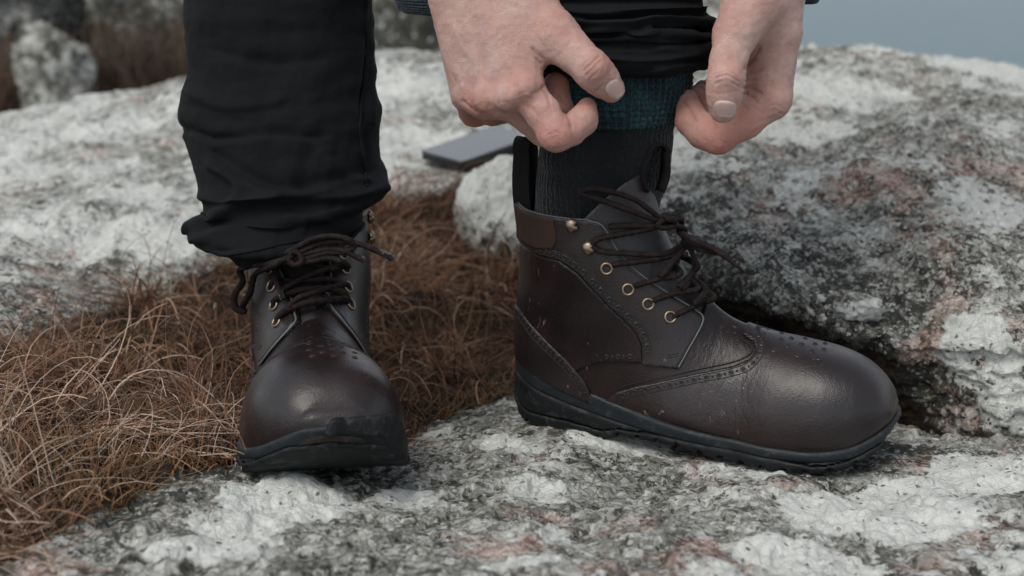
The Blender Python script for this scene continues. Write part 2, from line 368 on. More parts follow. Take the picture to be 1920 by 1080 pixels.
DARKS = [(640, 890, 130, 22, .015, .06), (420, 915, 70, 30, .02, .05), (1120, 880, 150, 26, .0, .05), (1720, 830, 160, 20, .0, .10), (850, 880, 110, 24, .01, .03), (1480, 905, 120, 14, 0, .06), (250, 560, 60, 18, .03, .07), (430, 430, 80, 18, .05, .05), (1620, 870, 130, 14, 0, .08), (900, 800, 90, 20, 0, .05)]
# ground sheet, finest where it is seen
_th = np.concatenate([np.linspace(-85, -23, 110)[:-1], np.linspace(-23, 23, 800), np.linspace(23, 85, 110)[1:]])
_r = np.concatenate([np.linspace(.05, .62, 30)[:-1], np.exp(np.linspace(math.log(.62), math.log(2.75), 400)), np.exp(np.linspace(math.log(2.75), math.log(60), 90))[1:]])
_T, _R = np.meshgrid(np.radians(_th), _r, indexing='ij')
gx, gy = _R * np.sin(_T), _R * np.cos(_T) - 1.06
gz = ground_z(gx, gy)
hs = hollow_sdf(gx, gy)
far_back = sstep(1.0, 1.5, gy)
bw = ellipse_bias(gx, gy, WHITES) + .070 * sstep(.25, .6, gy) * (hs > 0) + .02 - .05 * far_back
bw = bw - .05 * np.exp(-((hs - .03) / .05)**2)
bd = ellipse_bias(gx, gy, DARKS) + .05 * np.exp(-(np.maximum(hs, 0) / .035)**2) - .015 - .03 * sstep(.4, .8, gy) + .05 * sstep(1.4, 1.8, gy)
bp = ellipse_bias(gx, gy, PINKS) - .03
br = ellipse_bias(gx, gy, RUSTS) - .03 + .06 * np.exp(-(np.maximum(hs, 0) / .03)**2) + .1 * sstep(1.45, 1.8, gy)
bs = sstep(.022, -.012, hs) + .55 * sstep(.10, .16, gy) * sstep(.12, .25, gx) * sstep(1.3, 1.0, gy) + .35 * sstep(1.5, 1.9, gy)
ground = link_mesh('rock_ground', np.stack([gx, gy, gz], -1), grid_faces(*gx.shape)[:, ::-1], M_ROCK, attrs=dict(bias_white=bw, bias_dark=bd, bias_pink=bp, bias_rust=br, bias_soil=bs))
tag(ground, 'pale lichen-covered granite slab', kind='structure')

# ------------------------------------------------------------------ the ledge behind the side-on boot
def ledge():
    xs = np.concatenate([np.linspace(-.02, .12, 50)[:-1], np.linspace(.12, .60, 330), np.linspace(.60, 1.9, 150)[1:]])
    yl = pchip([-.02, .05, .12, .2, .246, .30, .345, .385, .44, .55, .8, 1.9], [.70, .46, .30, .185, .140, .105, .080, .062, .050, .040, .02, -.1], xs)
    zl = pchip([-.02, .02, .06, .12, .2, .246, .30, .345, .385, .44, .55, .8, 1.9], [-.02, .06, .085, .086, .078, .070, .054, .046, .058, .062, .060, .07, .08], xs)
    zc = pchip([-.02, .04, .15, .3, .42, .55, .74, 1.0, 1.9], [.02, .13, .175, .185, .190, .187, .160, .13, .05], xs)
    over = pchip([-.02, .30, .345, .40, .5, 1.9], [.06, .055, .045, -.012, -.022, -.03], xs)
    prof = []
    for a, b, c, o in zip(yl, zl, zc, over):
        yc = 1.02
        prof.append([(a + o + .01, -.09), (a + o, b - .075), (a + o * .85, b - .05), (a + o * .45, b - .026), (a + .004, b - .010), (a, b), (a + .012, b + .007), (a + .05, b + .016), (a + .15, b + .3 * (c - b)), (a + .55 * (yc - a), b + .68 * (c - b)), (yc - .1, c - .006), (yc, c), (yc + .12, c - .012), (yc + .5, c - .22), (yc + 1.2, c - .9)])
    prof = np.array(prof); nv = 330
    d = np.array([0, .05, .10, .16, .21, .25, .29, .38, .53, .74, .86, .91, .95, .98, 1.0]); v = np.linspace(0, 1, nv)
    Y = np.stack([pchip(d, prof[i, :, 0], v) if False else np.interp(v, d, prof[i, :, 0]) for i in range(len(xs))]); Zz = np.stack([np.interp(v, d, prof[i, :, 1]) for i in range(len(xs))])
    k = np.ones(13) / 13
    sm = lambda A: np.stack([np.convolve(np.pad(r, 6, mode='edge'), k, mode='valid') for r in A])
    Y, Zz = sm(Y), sm(Zz)
    X = np.repeat(xs[:, None], nv, 1)
    P = np.stack([X, Y, Zz], -1)
    du = np.gradient(P, axis=0); dv = np.gradient(P, axis=1); N = np.cross(du, dv); N /= np.linalg.norm(N, axis=-1)[..., None] + 1e-12
    rel = fbm(P * 6.0, 4, 41) * .020 + fbm(P * 22.0, 4, 45, ridged=True) * .0035 + fbm(P * 75.0, 3, 51) * .0036 + fbm(P * 190, 2, 57) * .0016
    rel = rel + .004 * sstep(.0, .10, fbm(P * np.array([26, 26, 60]), 3, 61))
    P = P + N * rel[..., None]
    y, z, x = P[..., 1], P[..., 2], P[..., 0]
    lip = yl[:, None]; zlip = zl[:, None]
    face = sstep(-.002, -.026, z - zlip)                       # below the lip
    seam = np.exp(-((y - lip - .03) / .06)**2)
    bw = .035 + .07 * sstep(.3, .9, y) + .05 * fbm(P * 5, 2, 71)
    for px, py, yy, r, a in ((1605, 582, .20, .016, .24), (1540, 232, .80, .10, .16), (1450, 235, .8, .07, .14), (1640, 236, .8, .08, .16), (1380, 300, .6, .04, .12), (1780, 230, .8, .07, .14), (1550, 300, .6, .06, .12), (1650, 185, .95, .06, .14), (1850, 430, .35, .07, .08), (1700, 520, .22, .05, .06), (1900, 760, .05, .03, .14), (1560, 120, 1.0, .12, .08), (1800, 150, 1.0, .12, .1), (1430, 330, .6, .03, .1), (1700, 300, .6, .05, .08)):
        c = at_y(px, py, yy); bw = np.maximum(bw, a * sstep(1.2, .6, np.linalg.norm((P - c) * np.array([1, .8, 1]), axis=-1) / r) + bw * .3)
    c = at_y(1836, 662, .075); rr = np.linalg.norm((P - c) * np.array([1, .7, 1]), axis=-1)
    bw = bw + .22 * np.exp(-((rr - .022) / .009)**2); 
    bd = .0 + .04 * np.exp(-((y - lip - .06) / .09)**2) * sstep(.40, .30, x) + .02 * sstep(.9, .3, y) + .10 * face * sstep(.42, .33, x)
    bp = .0 + .20 * np.exp(-(rr / .014)**2) + .10 * np.exp(-((x - .42) / .05)**2 - ((y - .1) / .06)**2)
    c2 = at_y(1700, 430, .42); bp = bp + .16 * np.exp(-(np.linalg.norm((P - c2) * np.array([.6, 1, 1]), axis=-1) / .07)**2)
    br = -.05 + .08 * np.exp(-((y - lip) / .05)**2) + .03 * face
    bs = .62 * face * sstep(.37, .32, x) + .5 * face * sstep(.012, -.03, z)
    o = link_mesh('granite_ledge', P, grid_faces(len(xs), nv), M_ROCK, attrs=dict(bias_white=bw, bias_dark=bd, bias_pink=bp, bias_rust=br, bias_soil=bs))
    tag(o, 'long lichen-speckled granite ledge overhanging a dark gap beside the side-on boot', 'rock')
    return P
LEDGE_P = ledge()

def boulder(name, loc, size, seed, label, res=90, mat_=None, amp=.18, bias=(0, 0, 0, 0, 0), rot=0, squareness=2.6, cat='rock', group=None, top_white=0.0):
    "a rounded block with planed sides, cracked and displaced"
    n = res; u = np.linspace(0, 2 * np.pi, n * 2, endpoint=False)[:, None]; v = np.linspace(.001, np.pi - .001, n)[None, :]
    D = np.stack([np.cos(u) * np.sin(v), np.sin(u) * np.sin(v), np.cos(v) + 0 * u], -1)
    r = 1 / ((np.abs(D)**squareness).sum(-1))**(1 / squareness)
    rs = np.random.RandomState(seed)
    P = D * r[..., None]
    for k in range(7):
        nrm = rs.normal(size=3); nrm /= np.linalg.norm(nrm); d = rs.uniform(.72, .98); s = (P @ nrm) - d
        P = P - np.maximum(s, 0)[..., None] * nrm * .85
    Q = P + seed * 3.1
    P = P * (1 + amp * fbm(Q * 1.5, 4, seed)[..., None] + amp * .30 * fbm(Q * 6, 4, seed + 5, ridged=True)[..., None] + amp * .12 * fbm(Q * 22, 3, seed + 9)[..., None])
    z0 = P[..., 2]
    P = P * np.array(size); c, s = math.cos(rot), math.sin(rot)
    P = np.stack([P[..., 0] * c - P[..., 1] * s, P[..., 0] * s + P[..., 1] * c, P[..., 2]], -1)
    att = dict(zip(('bias_white', 'bias_dark', 'bias_pink', 'bias_rust', 'bias_soil'), [np.full(z0.shape, b) for b in bias]))
    att['bias_white'] = att['bias_white'] + top_white * sstep(.0, .6, z0)
    F = grid_faces(n * 2, n, wrap_u=True)
    o = link_mesh(name, P, F, mat_ or M_ROCK, attrs=att); o.location = loc
    tag(o, label, cat, group)
    return o
boulder('rock', (.000, .60, .025), (.062, .070, .078), 4, 'small white-topped rock in the dry grass behind the unlaced boot', 80, bias=(.02, .02, -.1, -.05, 0), amp=.14, rot=.4, top_white=.24)
# far outcrop, out of focus
FARB = [((-1.62, 3.00, -.05), (.45, .40, .45), 11, 'dark grey boulder at the left end of the far outcrop', (-.10, .06, -.1, .0, 0)),
        ((-1.045, 2.20, -.03), (.070, .09, .150), 29, 'upright lichen-white stone standing before the dark far boulders', (-.03, -.02, -.1, -.1, 0)),
        ((-.90, 3.15, .02), (.36, .35, .36), 13, 'broad grey boulder with a sharp pale corner in the far outcrop', (-.06, .09, -.1, -.02, 0)),
        ((-.42, 3.35, -.02), (.33, .4, .40), 14, 'mottled grey boulder half hidden by the standing leg', (-.06, .09, -.1, .0, 0)),
        ((-.20, 2.55, -.10), (.27, .26, .27), 15, 'low grey boulder between the standing leg and the hand', (-.08, .08, -.1, .02, 0)),
        ((.52, 3.05, .00), (.22, .25, .40), 16, 'pale boulder behind the turned-up trouser leg', (.02, .0, -.1, 0, 0)),
        ((-2.3, 3.2, .05), (.6, .6, .6), 17, 'large dark boulder closing the far outcrop', (-.04, .06, -.1, 0, 0)),
        ((-.75, 4.2, .10), (.85, .5, .50), 18, 'tall grey rock face rearing up behind the other far boulders', (-.12, .10, -.1, .02, 0))]
for loc, size, seed, label, bias in FARB:
    boulder('boulder', loc, size, seed, label, 48, M_ROCK_FAR, .22, bias, group='boulders of the far outcrop', rot=seed * .7)

# ------------------------------------------------------------------ sea far below
def water_material():
    m = mat('grey sea', (.05, .10, .118), .3, spec=.3); t = NT(m); co = t.coord()
    mp = t.n('ShaderNodeMapping'); mp.inputs['Scale'].default_value = (.05, .12, .1); t.l(co, mp.inputs['Vector'])
    t.set(Normal=t.bump(t.math('ADD', t.noise(mp.outputs[0], 3, 6, .6), t.noise(mp.outputs[0], .3, 4, .6)), .5, 2.0), Base__Color=t.mix(t.noise(mp.outputs[0], .12, 3), (.050, .105, .125), (.068, .122, .142)))
    return m
_a = np.linspace(0, 2 * np.pi, 65)[:-1]; _rr = np.array([0, 60, 200, 800, 3000, 15000])
_wv = np.concatenate([[(0, 0, 0)], *[np.stack([r * np.cos(_a), r * np.sin(_a), 0 * _a], 1) for r in _rr[1:]]])
_wf = [(0, 1 + i, 1 + (i + 1) % 64) for i in range(64)] + [(1 + k * 64 + i, 1 + (k + 1) * 64 + i, 1 + (k + 1) * 64 + (i + 1) % 64, 1 + k * 64 + (i + 1) % 64) for k in range(4) for i in range(64)]
sea = link_mesh('sea_water', _wv, _wf, water_material()); sea.location = (0, 0, -26.0); tag(sea, 'calm grey sea far below the rocks', kind='structure')
# ------------------------------------------------------------------ boots
# boot space: X from heel to toe, Y to the lateral side... for the left foot -Y is the inner side; Z up from the ground
BX  = [0.000, .004, .012, .03, .07, .11, .15, .19, .22, .25, .275, .290, .300, .3045, .306]
LAT = [0.000, .012, .023, .035, .042, .048, .0515, .050, .0525, .050, .0420, .0320, .0210, .010, .0]
MED = [0.000, .012, .023, .035, .041, .046, .0485, .0455, .0500, .0495, .0450, .0365, .0260, .014, .0]
LAT = [a * (1 + .10 * min(max((x - .1) / .08, 0), 1)) for a, x in zip(LAT, BX)]
MED = [a * (1 + .10 * min(max((x - .1) / .08, 0), 1)) for a, x in zip(MED, BX)]
def b_w(x): return (pchip(BX, LAT, x) + pchip(BX, MED, x)) / 2
def b_c(x): return (pchip(BX, LAT, x) - pchip(BX, MED, x)) / 2
def b_feather(x): return pchip([0, .012, .03, .06, .10, .14, .19, .24, .275, .295, .306], [.062, .058, .052, .043, .033, .0250, .0190, .0180, .0230, .032, .040], x)
def b_under(x): return pchip([0, .008, .02, .05, .085, .105, .14, .17, .21, .25, .28, .30, .306], [.016, .006, .001, .0, .001, .007, .008, .003, .0, .001, .009, .022, .030], x)
def b_top(x): return pchip([0, .06, .10, .13, .155, .18, .205, .23, .255, .275, .290, .300, .306], [.14, .15, .145, .128, .111, .097, .089, .0850, .0815, .0760, .067, .055, .040], x)
BH = 0.0013
B_ORG = (-0.02, -0.071, -0.006)
B_N = (int(.35 / BH), int(.142 / BH), int(.236 / BH))
def boot_grid():
    x = B_ORG[0] + BH * np.arange(B_N[0]); y = B_ORG[1] + BH * np.arange(B_N[1]); z = B_ORG[2] + BH * np.arange(B_N[2])
    return np.meshgrid(x, y, z, indexing='ij', sparse=True)
def normalise(F, h):
    g = np.gradient(F, h); n = np.sqrt(g[0]**2 + g[1]**2 + g[2]**2)
    return F / np.clip(n, 0.35, 6)
def boot_upper_field(X, Y, Z):
    xs = X.ravel(); W = np.maximum(b_w(xs) - pchip([0, .1, .16, .25, .306], [.0025, .0025, .0005, .0, .001], xs), .0012)[:, None, None]; C = b_c(xs)[:, None, None]; T = b_top(xs)[:, None, None]
    zf = b_feather(xs)[:, None, None]; zm = zf + .004
    p = pchip([0, .13, .18, .23, .306], [1.5, 1.36, 1.62, 2.2, 2.5], xs)[:, None, None]
    yy = np.abs(Y - C) / W; zz = np.maximum(Z - zm, 0) / np.maximum(T - zm, .003)
    tuck = np.maximum(zm - Z, 0) * 0.18 / W
    f = ((np.maximum(yy + tuck, 1e-6)**p + np.maximum(zz, 1e-6)**p)**(1 / p) - 1) * np.minimum(W, .035)
    f = np.maximum(np.maximum(f, X - .3065), .012 - X)
    zs = Z.ravel()
    xb = pchip([.0, .03, .05, .07, .10, .125, .155, .18, .21], [.010, .005, .0035, .0035, .007, .0105, .008, .003, .0], zs)[None, None, :]
    xf = pchip([.0, .05, .09, .115, .14, .165, .185, .21], [.150, .150, .146, .140, .131, .121, .116, .112], zs)[None, None, :]
    b = pchip([.0, .05, .08, .11, .14, .17, .21], [.034, .0400, .0440, .0470, .0480, .0475, .048], zs)[None, None, :]
    a = (xf - xb) / 2; xc = (xf + xb) / 2
    g = (((np.abs(X - xc) / a)**2.0 + (np.abs(Y) / b)**2.0)**(1 / 2.0) - 1) * np.minimum(a, b)
    F = smin(f, g, .022)
    F = np.maximum(F, zf - .008 - Z)
    F = normalise(np.clip(F, -.05, .08), BH)
    return np.where(X > .285, np.maximum(F, (Z - T) * .55), F)

# ---- leather, rubber, metal
def leather(name, spec=.32, *a, **k): return _leather(name, spec, *a, **k)
def _leather(name, spec, base=(.0205, .0115, .0108), dark=(.0105, .0070, .0070), scuff=True, rough=(.27, .42)):
    m = mat(name, base, .38, spec=spec); t = NT(m); co = t.coord()
    big = t.noise(co, 14, 4, .6); fine = t.noise(co, 420, 3, .6); pores = t.voro(co, 900); fold = t.noise(co, 60, 5, .62, 1.2)
    c = t.mix(t.step(big, .38, .66), dark, base)
    if scuff:
        sc = t.n('ShaderNodeMapping'); sc.inputs['Scale'].default_value = (90, 300, 40); sc.inputs['Rotation'].default_value = (.3, .5, .7); t.l(co, sc.inputs['Vector'])
        s1 = t.noise(sc.outputs[0], 1.6, 3, .7)
        s2 = t.math('MULTIPLY', t.step(s1, .63, .70), t.step(t.noise(co, 24, 2), .52, .60))
        c = t.mix(t.math('MULTIPLY', s2, .8), c, (.20, .135, .11))
        dust = t.math('MULTIPLY', t.step(t.noise(co, 230, 4, .7), .62, .80), .12)
        c = t.mix(dust, c, (.16, .14, .12))
    h = t.math('ADD', t.math('MULTIPLY', fine, .35), t.math('ADD', t.math('MULTIPLY', pores, .25), t.math('MULTIPLY', fold, .35)))
    sx = t.n('ShaderNodeSeparateXYZ'); t.l(co, sx.inputs[0])
    flex = t.math('MULTIPLY', t.step(sx.outputs[0], .140, .165), t.step(sx.outputs[0], .225, .195)); fx = t.n('ShaderNodeMapping'); fx.inputs['Scale'].default_value = (230, 26, 90); t.l(co, fx.inputs['Vector'])
    h = t.math('ADD', h, t.math('MULTIPLY', t.math('MULTIPLY', t.noise(fx.outputs[0], 1.0, 2, .5, .6), flex), 1.5))
    fm = t.n('ShaderNodeMapping'); fm.inputs['Scale'].default_value = (260, 60, 120); fm.inputs['Rotation'].default_value = (0, .5, 0); t.l(co, fm.inputs['Vector'])
    h = t.math('ADD', h, t.math('MULTIPLY', t.noise(fm.outputs[0], .55, 3, .6, .8), .8))
    t.set(Base__Color=c, Roughness=t.step(t.noise(co, 30, 4, .65), .3, .75, *rough), Normal=t.bump(h, .42, .0009), Coat__Weight=.0)
    return m
M_LEATHER = leather('brown leather')
M_TOE = leather('polished toe leather', .5, rough=(.28, .46))
M_LEATHER2 = leather('brown leather overlay', .42, (.0205, .0140, .0138), (.0135, .0098, .0098), rough=(.30, .45))
M_TONGUE = leather('tongue leather', .5, (.030, .026, .0275), (.020, .018, .019), False, (.4, .55))  # base lifted to grey-blue, painting in the light on the up-facing tongue
M_PATCH = leather('suede collar patch', .2, (.040, .0235, .0165), (.030, .0185, .0135), False, (.7, .85))
def rubber(name, col, rough=.55):
    m = mat(name, col, rough, spec=.25); t = NT(m); co = t.coord()
    d = t.math('MULTIPLY', t.step(t.noise(co, 110, 6, .75), .52, .74), .55)
    c = t.mix(d, col, (.075, .08, .08))
    t.set(Base__Color=c, Normal=t.bump(t.noise(co, 260, 5, .65), .5, .0008), Roughness=t.step(t.noise(co, 50, 4), .3, .7, rough - .1, rough + .2))
    return m
M_MID = rubber('grey midsole rubber', (.014, .0175, .020), .45)
M_OUT = rubber('black outsole rubber', (.0065, .0072, .0080), .55)
M_BRASS = mat('antique brass', (.30, .225, .165), .42, 1.0)
M_HOLE = mat('painted hole shade', (.006, .005, .005), .8)  # near-black colour paints the shade inside punched holes and eyelets
M_STITCH = mat('dark thread', (.010, .009, .009), .7)
M_RIM_HILITE = mat('painted rim highlight', (.09, .095, .097), .45)  # pale grey paints a highlight line along the collar rim and facing edges
def lace_mat():
    m = mat('brown braided lace', (.020, .011, .010), .8, spec=.2); t = NT(m); co = t.coord('UV')
    w = t.n('ShaderNodeTexWave', Scale=1.0, Distortion=.0); 
    co2 = t.coord()
    b = t.noise(co2, 1400, 2, .6); n2 = t.noise(co2, 160, 3)
    t.set(Base__Color=t.mix(t.step(n2, .35, .7), (.008, .0055, .0056), (.020, .0120, .0105)), Normal=t.bump(b, .7, .0006))
    b_ = t.b; b_.inputs['Sheen Weight'].default_value = .0
    return m
M_LACE = lace_mat()
M_AGLET = mat('dark lace tip', (.05, .05, .052), .25)
M_WEB = mat('black webbing', (.008, .0065, .006), .85, spec=.2)
M_LINE = mat('brown loop lining', (.050, .024, .014), .7)

# ---- shapes, all in boot space
_X, _Y, _Z = boot_grid()
BF = boot_upper_field(_X, _Y, _Z)
_xs = _X.ravel()
_px = np.linspace(0, .306, 90); _px = .306 * .5 * (1 - np.cos(np.pi * np.linspace(0, 1, 90)))
_plan = np.concatenate([np.stack([_px, b_c(_px) + b_w(_px)], 1), np.stack([_px, b_c(_px) - b_w(_px)], 1)[::-1]])
PLAN = poly_sdf(_X[:, :, 0], _Y[:, :, 0], _plan)[:, :, None]
ZF = b_feather(_xs)[:, None, None]; ZU = b_under(_xs)[:, None, None]
def xz(poly): return poly_sdf(_X[:, 0, :], _Z[:, 0, :], poly)[:, None, :]
BROGUE = [(-.03, .1485), (.0, .147), (.0266, .1445), (.050, .1440), (.066, .136), (.081, .1215), (.0926, .110), (.1026, .1013), (.1125, .0905), (.1165, .0815), (.1170, .0725)]
FRONT = [(.1180, .0665), (.1448, .0655), (.1500, .078), (.1570, .0955), (.1570, .1015), (.1513, .1065), (.1334, .1195), (.1092, .139), (.0951, .155), (.0870, .1690), (.0820, .1750), (.0740, .1775)]
WING = [(.083, .03), (.098, .0425), (.1132, .0490), (.1546, .0620), (.1850, .0702), (.1970, .0760), (.2005, .0815), (.1960, .0865), (.1870, .0900)]
COUNTER = [(-.03, .099), (.0104, .0945), (.030, .0825), (.0566, .0635), (.072, .048), (.080, .03)]
COLLAR_Z = .1775
def offset_poly(poly, d):
    P = np.asarray(poly, float); T = np.gradient(P, axis=0); T /= np.linalg.norm(T, axis=1)[:, None]
    return P + np.stack([-T[:, 1], T[:, 0]], 1) * d
def shell(lo, hi, *cuts):
    F = np.maximum(BF - hi, lo - BF)
    for c in cuts: F = np.maximum(F, c)
    return F
# the laced boot has its facings drawn together and its toe cap a little further forward
FRL = [(.118, .0665), (.150, .0650), (.163, .0655), (.1715, .078), (.1725, .089), (.169, .0968), (.160, .1029), (.1427, .118), (.1282, .1337), (.1142, .1460), (.100, .160), (.089, .1710), (.083, .1752), (.074, .1775)]
FRM = [(.118, .0665), (.142, .0655), (.152, .070), (.159, .090), (.1580, .1020), (.1556, .1080), (.1384, .1293), (.1292, .1454), (.115, .161), (.098, .1725), (.087, .1762), (.074, .1775)]
FRONTS = {0: {1: FRONT, -1: FRONT}, 1: {1: FRL, -1: FRM}}
EYE = [(.0883, .1414), (.1042, .1255), (.1188, .1140), (.1348, .1035)]
EYES = {0: {1: EYE, -1: EYE}, 1: {1: [(.120, .1345), (.128, .1213), (.138, .1075), (.1508, .0954)], -1: [(.1232, .1448), (.1273, .1337), (.1333, .1195), (.1391, .1066)]}}
def wing(on): return [(x + .020 * on * float(sstep(.10, .17, np.array(x))), z - .003 * on * float(sstep(.12, .17, np.array(x)))) for x, z in WING]
def boot_shapes(on=0):
    S = {}
    side_cut = {1: -_Y + .004, -1: _Y + .004}
    def vamp_line(fr):
        P = offset_poly(fr[2:], .0014); return xz([(.36, -.02), (.36, .2), (P[1][0] + .006, .2)] + [tuple(p) for p in P[2:]] + [(.06, .1766), (-.05, .1766), (-.05, -.02)])
    front_line = np.where(_Y > 0, vamp_line(FRONTS[on][1]), vamp_line(FRONTS[on][-1]))
    S['upper'] = [surface_nets(shell(-.0042, -.0008, front_line), B_ORG, BH)]
    fac = {q: xz(BROGUE + FRONTS[on][q] + [(.06, .1778), (-.03, .1778)]) for q in (1, -1)}
    S['facing'] = [surface_nets(shell(-.0020, .0019, fac[-1], _Y + .001), B_ORG, BH), surface_nets(shell(-.0020, .0019, fac[1], -_Y + .0015), B_ORG, BH)]
    wg = wing(on)
    S['toe_cap'] = [surface_nets(shell(-.0024, .0010, xz(wg + [(wg[-1][0], .2), (.36, .2), (.36, .0)])), B_ORG, BH)]
    tt = pchip([.05, .066, .085, .100, .114, .2], [.160, .176, .196, .208, .2125, .2125], _xs)[:, None, None] - .034 * on
    S['tongue'] = [surface_nets(smax(shell(-.0062, -.0036, .060 - _X, .085 - _Z), _Z - tt, .003), B_ORG, BH)]
    if on: return S
    back = xz([(-.03, .150)] + BROGUE + [(.1180, .068), (.083, .0660), (.064, .055), (.058, .03), (-.03, .03)])
    S['quarter'] = [surface_nets(shell(-.0022, .0010, back, s * _Y + .001), B_ORG, BH) for s in (1, -1)]
    S['heel_counter'] = [surface_nets(shell(-.0024, .0020, xz(COUNTER + [(-.03, .02)])), B_ORG, BH)]
    S['collar_patch'] = [surface_nets(shell(.0004, .0030, xz([(-.03, .1505), (.010, .1490), (.03, .1495), (.0455, .1525), (.0490, .161), (.0468, .1715), (.0462, .1772), (-.03, .1772)])), B_ORG, BH)]
    # sole: midsole band over a lugged outsole
    full = smax(PLAN - .0030, _Z - ZF, .004)
    wave = .0006 * np.sin(_X * 520)
    mid_lo = ZF - pchip([0, .06, .12, .17, .25, .306], [.022, .018, .013, .0095, .0085, .010], _xs)[:, None, None]
    core = np.maximum(PLAN + .004, ZU - _Z)
    S['midsole'] = [surface_nets(smax(smax(full, ZU + .004 - _Z, .003), mid_lo - _Z, .003), B_ORG, BH)]
    out = smax(smax(PLAN - .0042 + .10 * np.maximum(_Z - .02, 0), _Z - mid_lo - .001, .004), ZU - _Z, .003)
    lug = np.abs(((_X + .12 * np.abs(_Y)) % .0165) - .00825) - .0022
    notch = np.maximum(np.maximum(lug, _Z - ZU - .0038), -(PLAN + .009))
    groove = np.maximum(np.abs(_Z - ZU - .0095 - .003 * np.sin(_X * 40)) - .0007, -(PLAN + .0005))
    S['outsole'] = [surface_nets(np.maximum(np.maximum(out, -notch), -groove), B_ORG, BH)]
    hull = smin(BF, np.maximum(PLAN - .0010, _Z - .040), .010)
    cut = smax(xz([(.258, -.01), (.268, .012), (.277, .026), (.285, .0370), (.293, .0440), (.34, .0470), (.34, -.01)]), _Y - .012 + .5 * (_Z - .02), .004)
    bump = smax(smax(hull - .0024, cut, .0016), ZU + .003 - _Z, .002)
    ribs = np.maximum(np.abs(_Z - .030) - .0006, -(hull - .0026))
    S['toe_bumper'] = [surface_nets(bump, B_ORG, BH)]
    return S
B_SHAPES = boot_shapes(); B_TIGHT = boot_shapes(1)
for _S in (B_SHAPES, B_TIGHT):
    for _k in _S: _S[_k] = [(relax(v, q, 2), q) for v, q in _S[_k]]
_bv, _bq = surface_nets(np.maximum(BF, _Z - .215), B_ORG, BH)
B_BVH = BVHTree.FromPolygons([tuple(v) for v in _bv], [tuple(int(i) for i in q) for q in _bq])
def b_surf(x, z, side, off=0.0):
    h = B_BVH.ray_cast(Vector((x, side * .2, z)), Vector((0, -side, 0)))
    if h[0] is None: return None
    return np.array(h[0] + h[1] * off), np.array(h[1])
def b_line(poly, side, off, n=60):
    P = spline(poly, n); out = [b_surf(x, z, side, off) for x, z in P[:, :2]]
    return [o[0] for o in out if o is not None], [o[1] for o in out if o is not None]
def disc(c, nrm, r, h=.0003, n=10):
    nrm = np.asarray(nrm, float); u = np.cross(nrm, (0.3, 0.2, 0.9)); u /= np.linalg.norm(u); w = np.cross(nrm, u)
    a = np.arange(n) * 2 * np.pi / n; ring = np.cos(a)[:, None] * u + np.sin(a)[:, None] * w
    V = np.concatenate([c + ring * r - nrm * .0006, c + ring * r + nrm * h, [c + nrm * (h - .0004)]])
    F = [(i, (i + 1) % n, n + (i + 1) % n, n + i) for i in range(n)] + [(n + i, n + (i + 1) % n, 2 * n) for i in range(n)]
    return V, F
def punched(c, nrm, r, n=10):
    "a punched hole: leather lip standing round a pit with its shade painted in; the last n faces are the pit"
    nrm = np.asarray(nrm, float); u = np.cross(nrm, (0.3, 0.2, 0.9)); u /= np.linalg.norm(u); w = np.cross(nrm, u)
    a = np.arange(n) * 2 * np.pi / n; ring = np.cos(a)[:, None] * u + np.sin(a)[:, None] * w
    V = np.concatenate([c + ring * r * 1.55 - nrm * .0003, c + ring * r * 1.15 + nrm * .00055, c + ring * r * .88 + nrm * .0002, [c + nrm * .0001]])
    F = [(k * n + i, k * n + (i + 1) % n, (k + 1) * n + (i + 1) % n, (k + 1) * n + i) for k in (0, 1) for i in range(n)] + [(2 * n + i, 2 * n + (i + 1) % n, 3 * n) for i in range(n)]
    return V, F
HOOK = [(.0617, .1735), (.0748, .1569)]
def b_holes(on=0):
    parts = []
    def run(poly, side, off, step, r1, r2, closed=False):
        pts, nrm = b_line(poly, side, off, 400)
        acc, k = 0, 0
        for i in range(1, len(pts)):
            acc += np.linalg.norm(pts[i] - pts[i-1])
            if acc >= step:
                acc = 0; parts.append(punched(pts[i], nrm[i], r1 if k % 2 == 0 else r2)); k += 1
    for s in (1, -1):
        run(offset_poly(BROGUE[1:], .0042), s, .0019, .0046, .0019, .0009)
        run(offset_poly(wing(on)[1:], -.0042), s, .0010, .0046, .0018, .0009)
        run(offset_poly(COUNTER, -.0046), s, .0020, .0046, .0017, .0009)
        run([(.085, .0700), (.112, .0730)], s, .0010, .0046, .0015, .0009)
    for dx, dy in [(0, 0), (.007, .006), (.007, -.006), (-.007, .006), (-.007, -.006), (.013, 0), (-.012, 0), (0, .013), (0, -.013), (.012, .012), (.012, -.012), (-.014, .012), (-.014, -.012)]:
        h = B_BVH.ray_cast(Vector((.232 + .012 * on + dx * 1.3, -.006 + dy * 1.2, .3)), Vector((0, 0, -1)))
        parts.append(punched(np.array(h[0] + h[1] * .0011), np.array(h[1]), .0016))
    return join(parts)
def b_stitch(on=0):
    parts = []
    for s in (1, -1):
        for poly, off, d in ((BROGUE[1:], .0019, .0018), (BROGUE[1:], .0019, .0068), (wing(on)[1:], .0012, -.0016), (wing(on)[1:], .0012, -.0066), (wing(on)[1:], .0002, .0028),
                             (COUNTER, .0020, -.0018), (COUNTER, .0020, -.0072), (FRONTS[on][s][1:], .0019, .0022)):
            p, _ = b_line(offset_poly(poly, d), s, off, 90)
            parts.append(tube(p, .00038, 5))
        p, _ = b_line([(.1360, .0755), (.1440, .0770)], s, .0019, 8); parts.append(tube(p, .0005, 5))
        p, _ = b_line([(.1360, .0735), (.1440, .0750)], s, .0019, 8); parts.append(tube(p, .0005, 5))
    return join(parts)
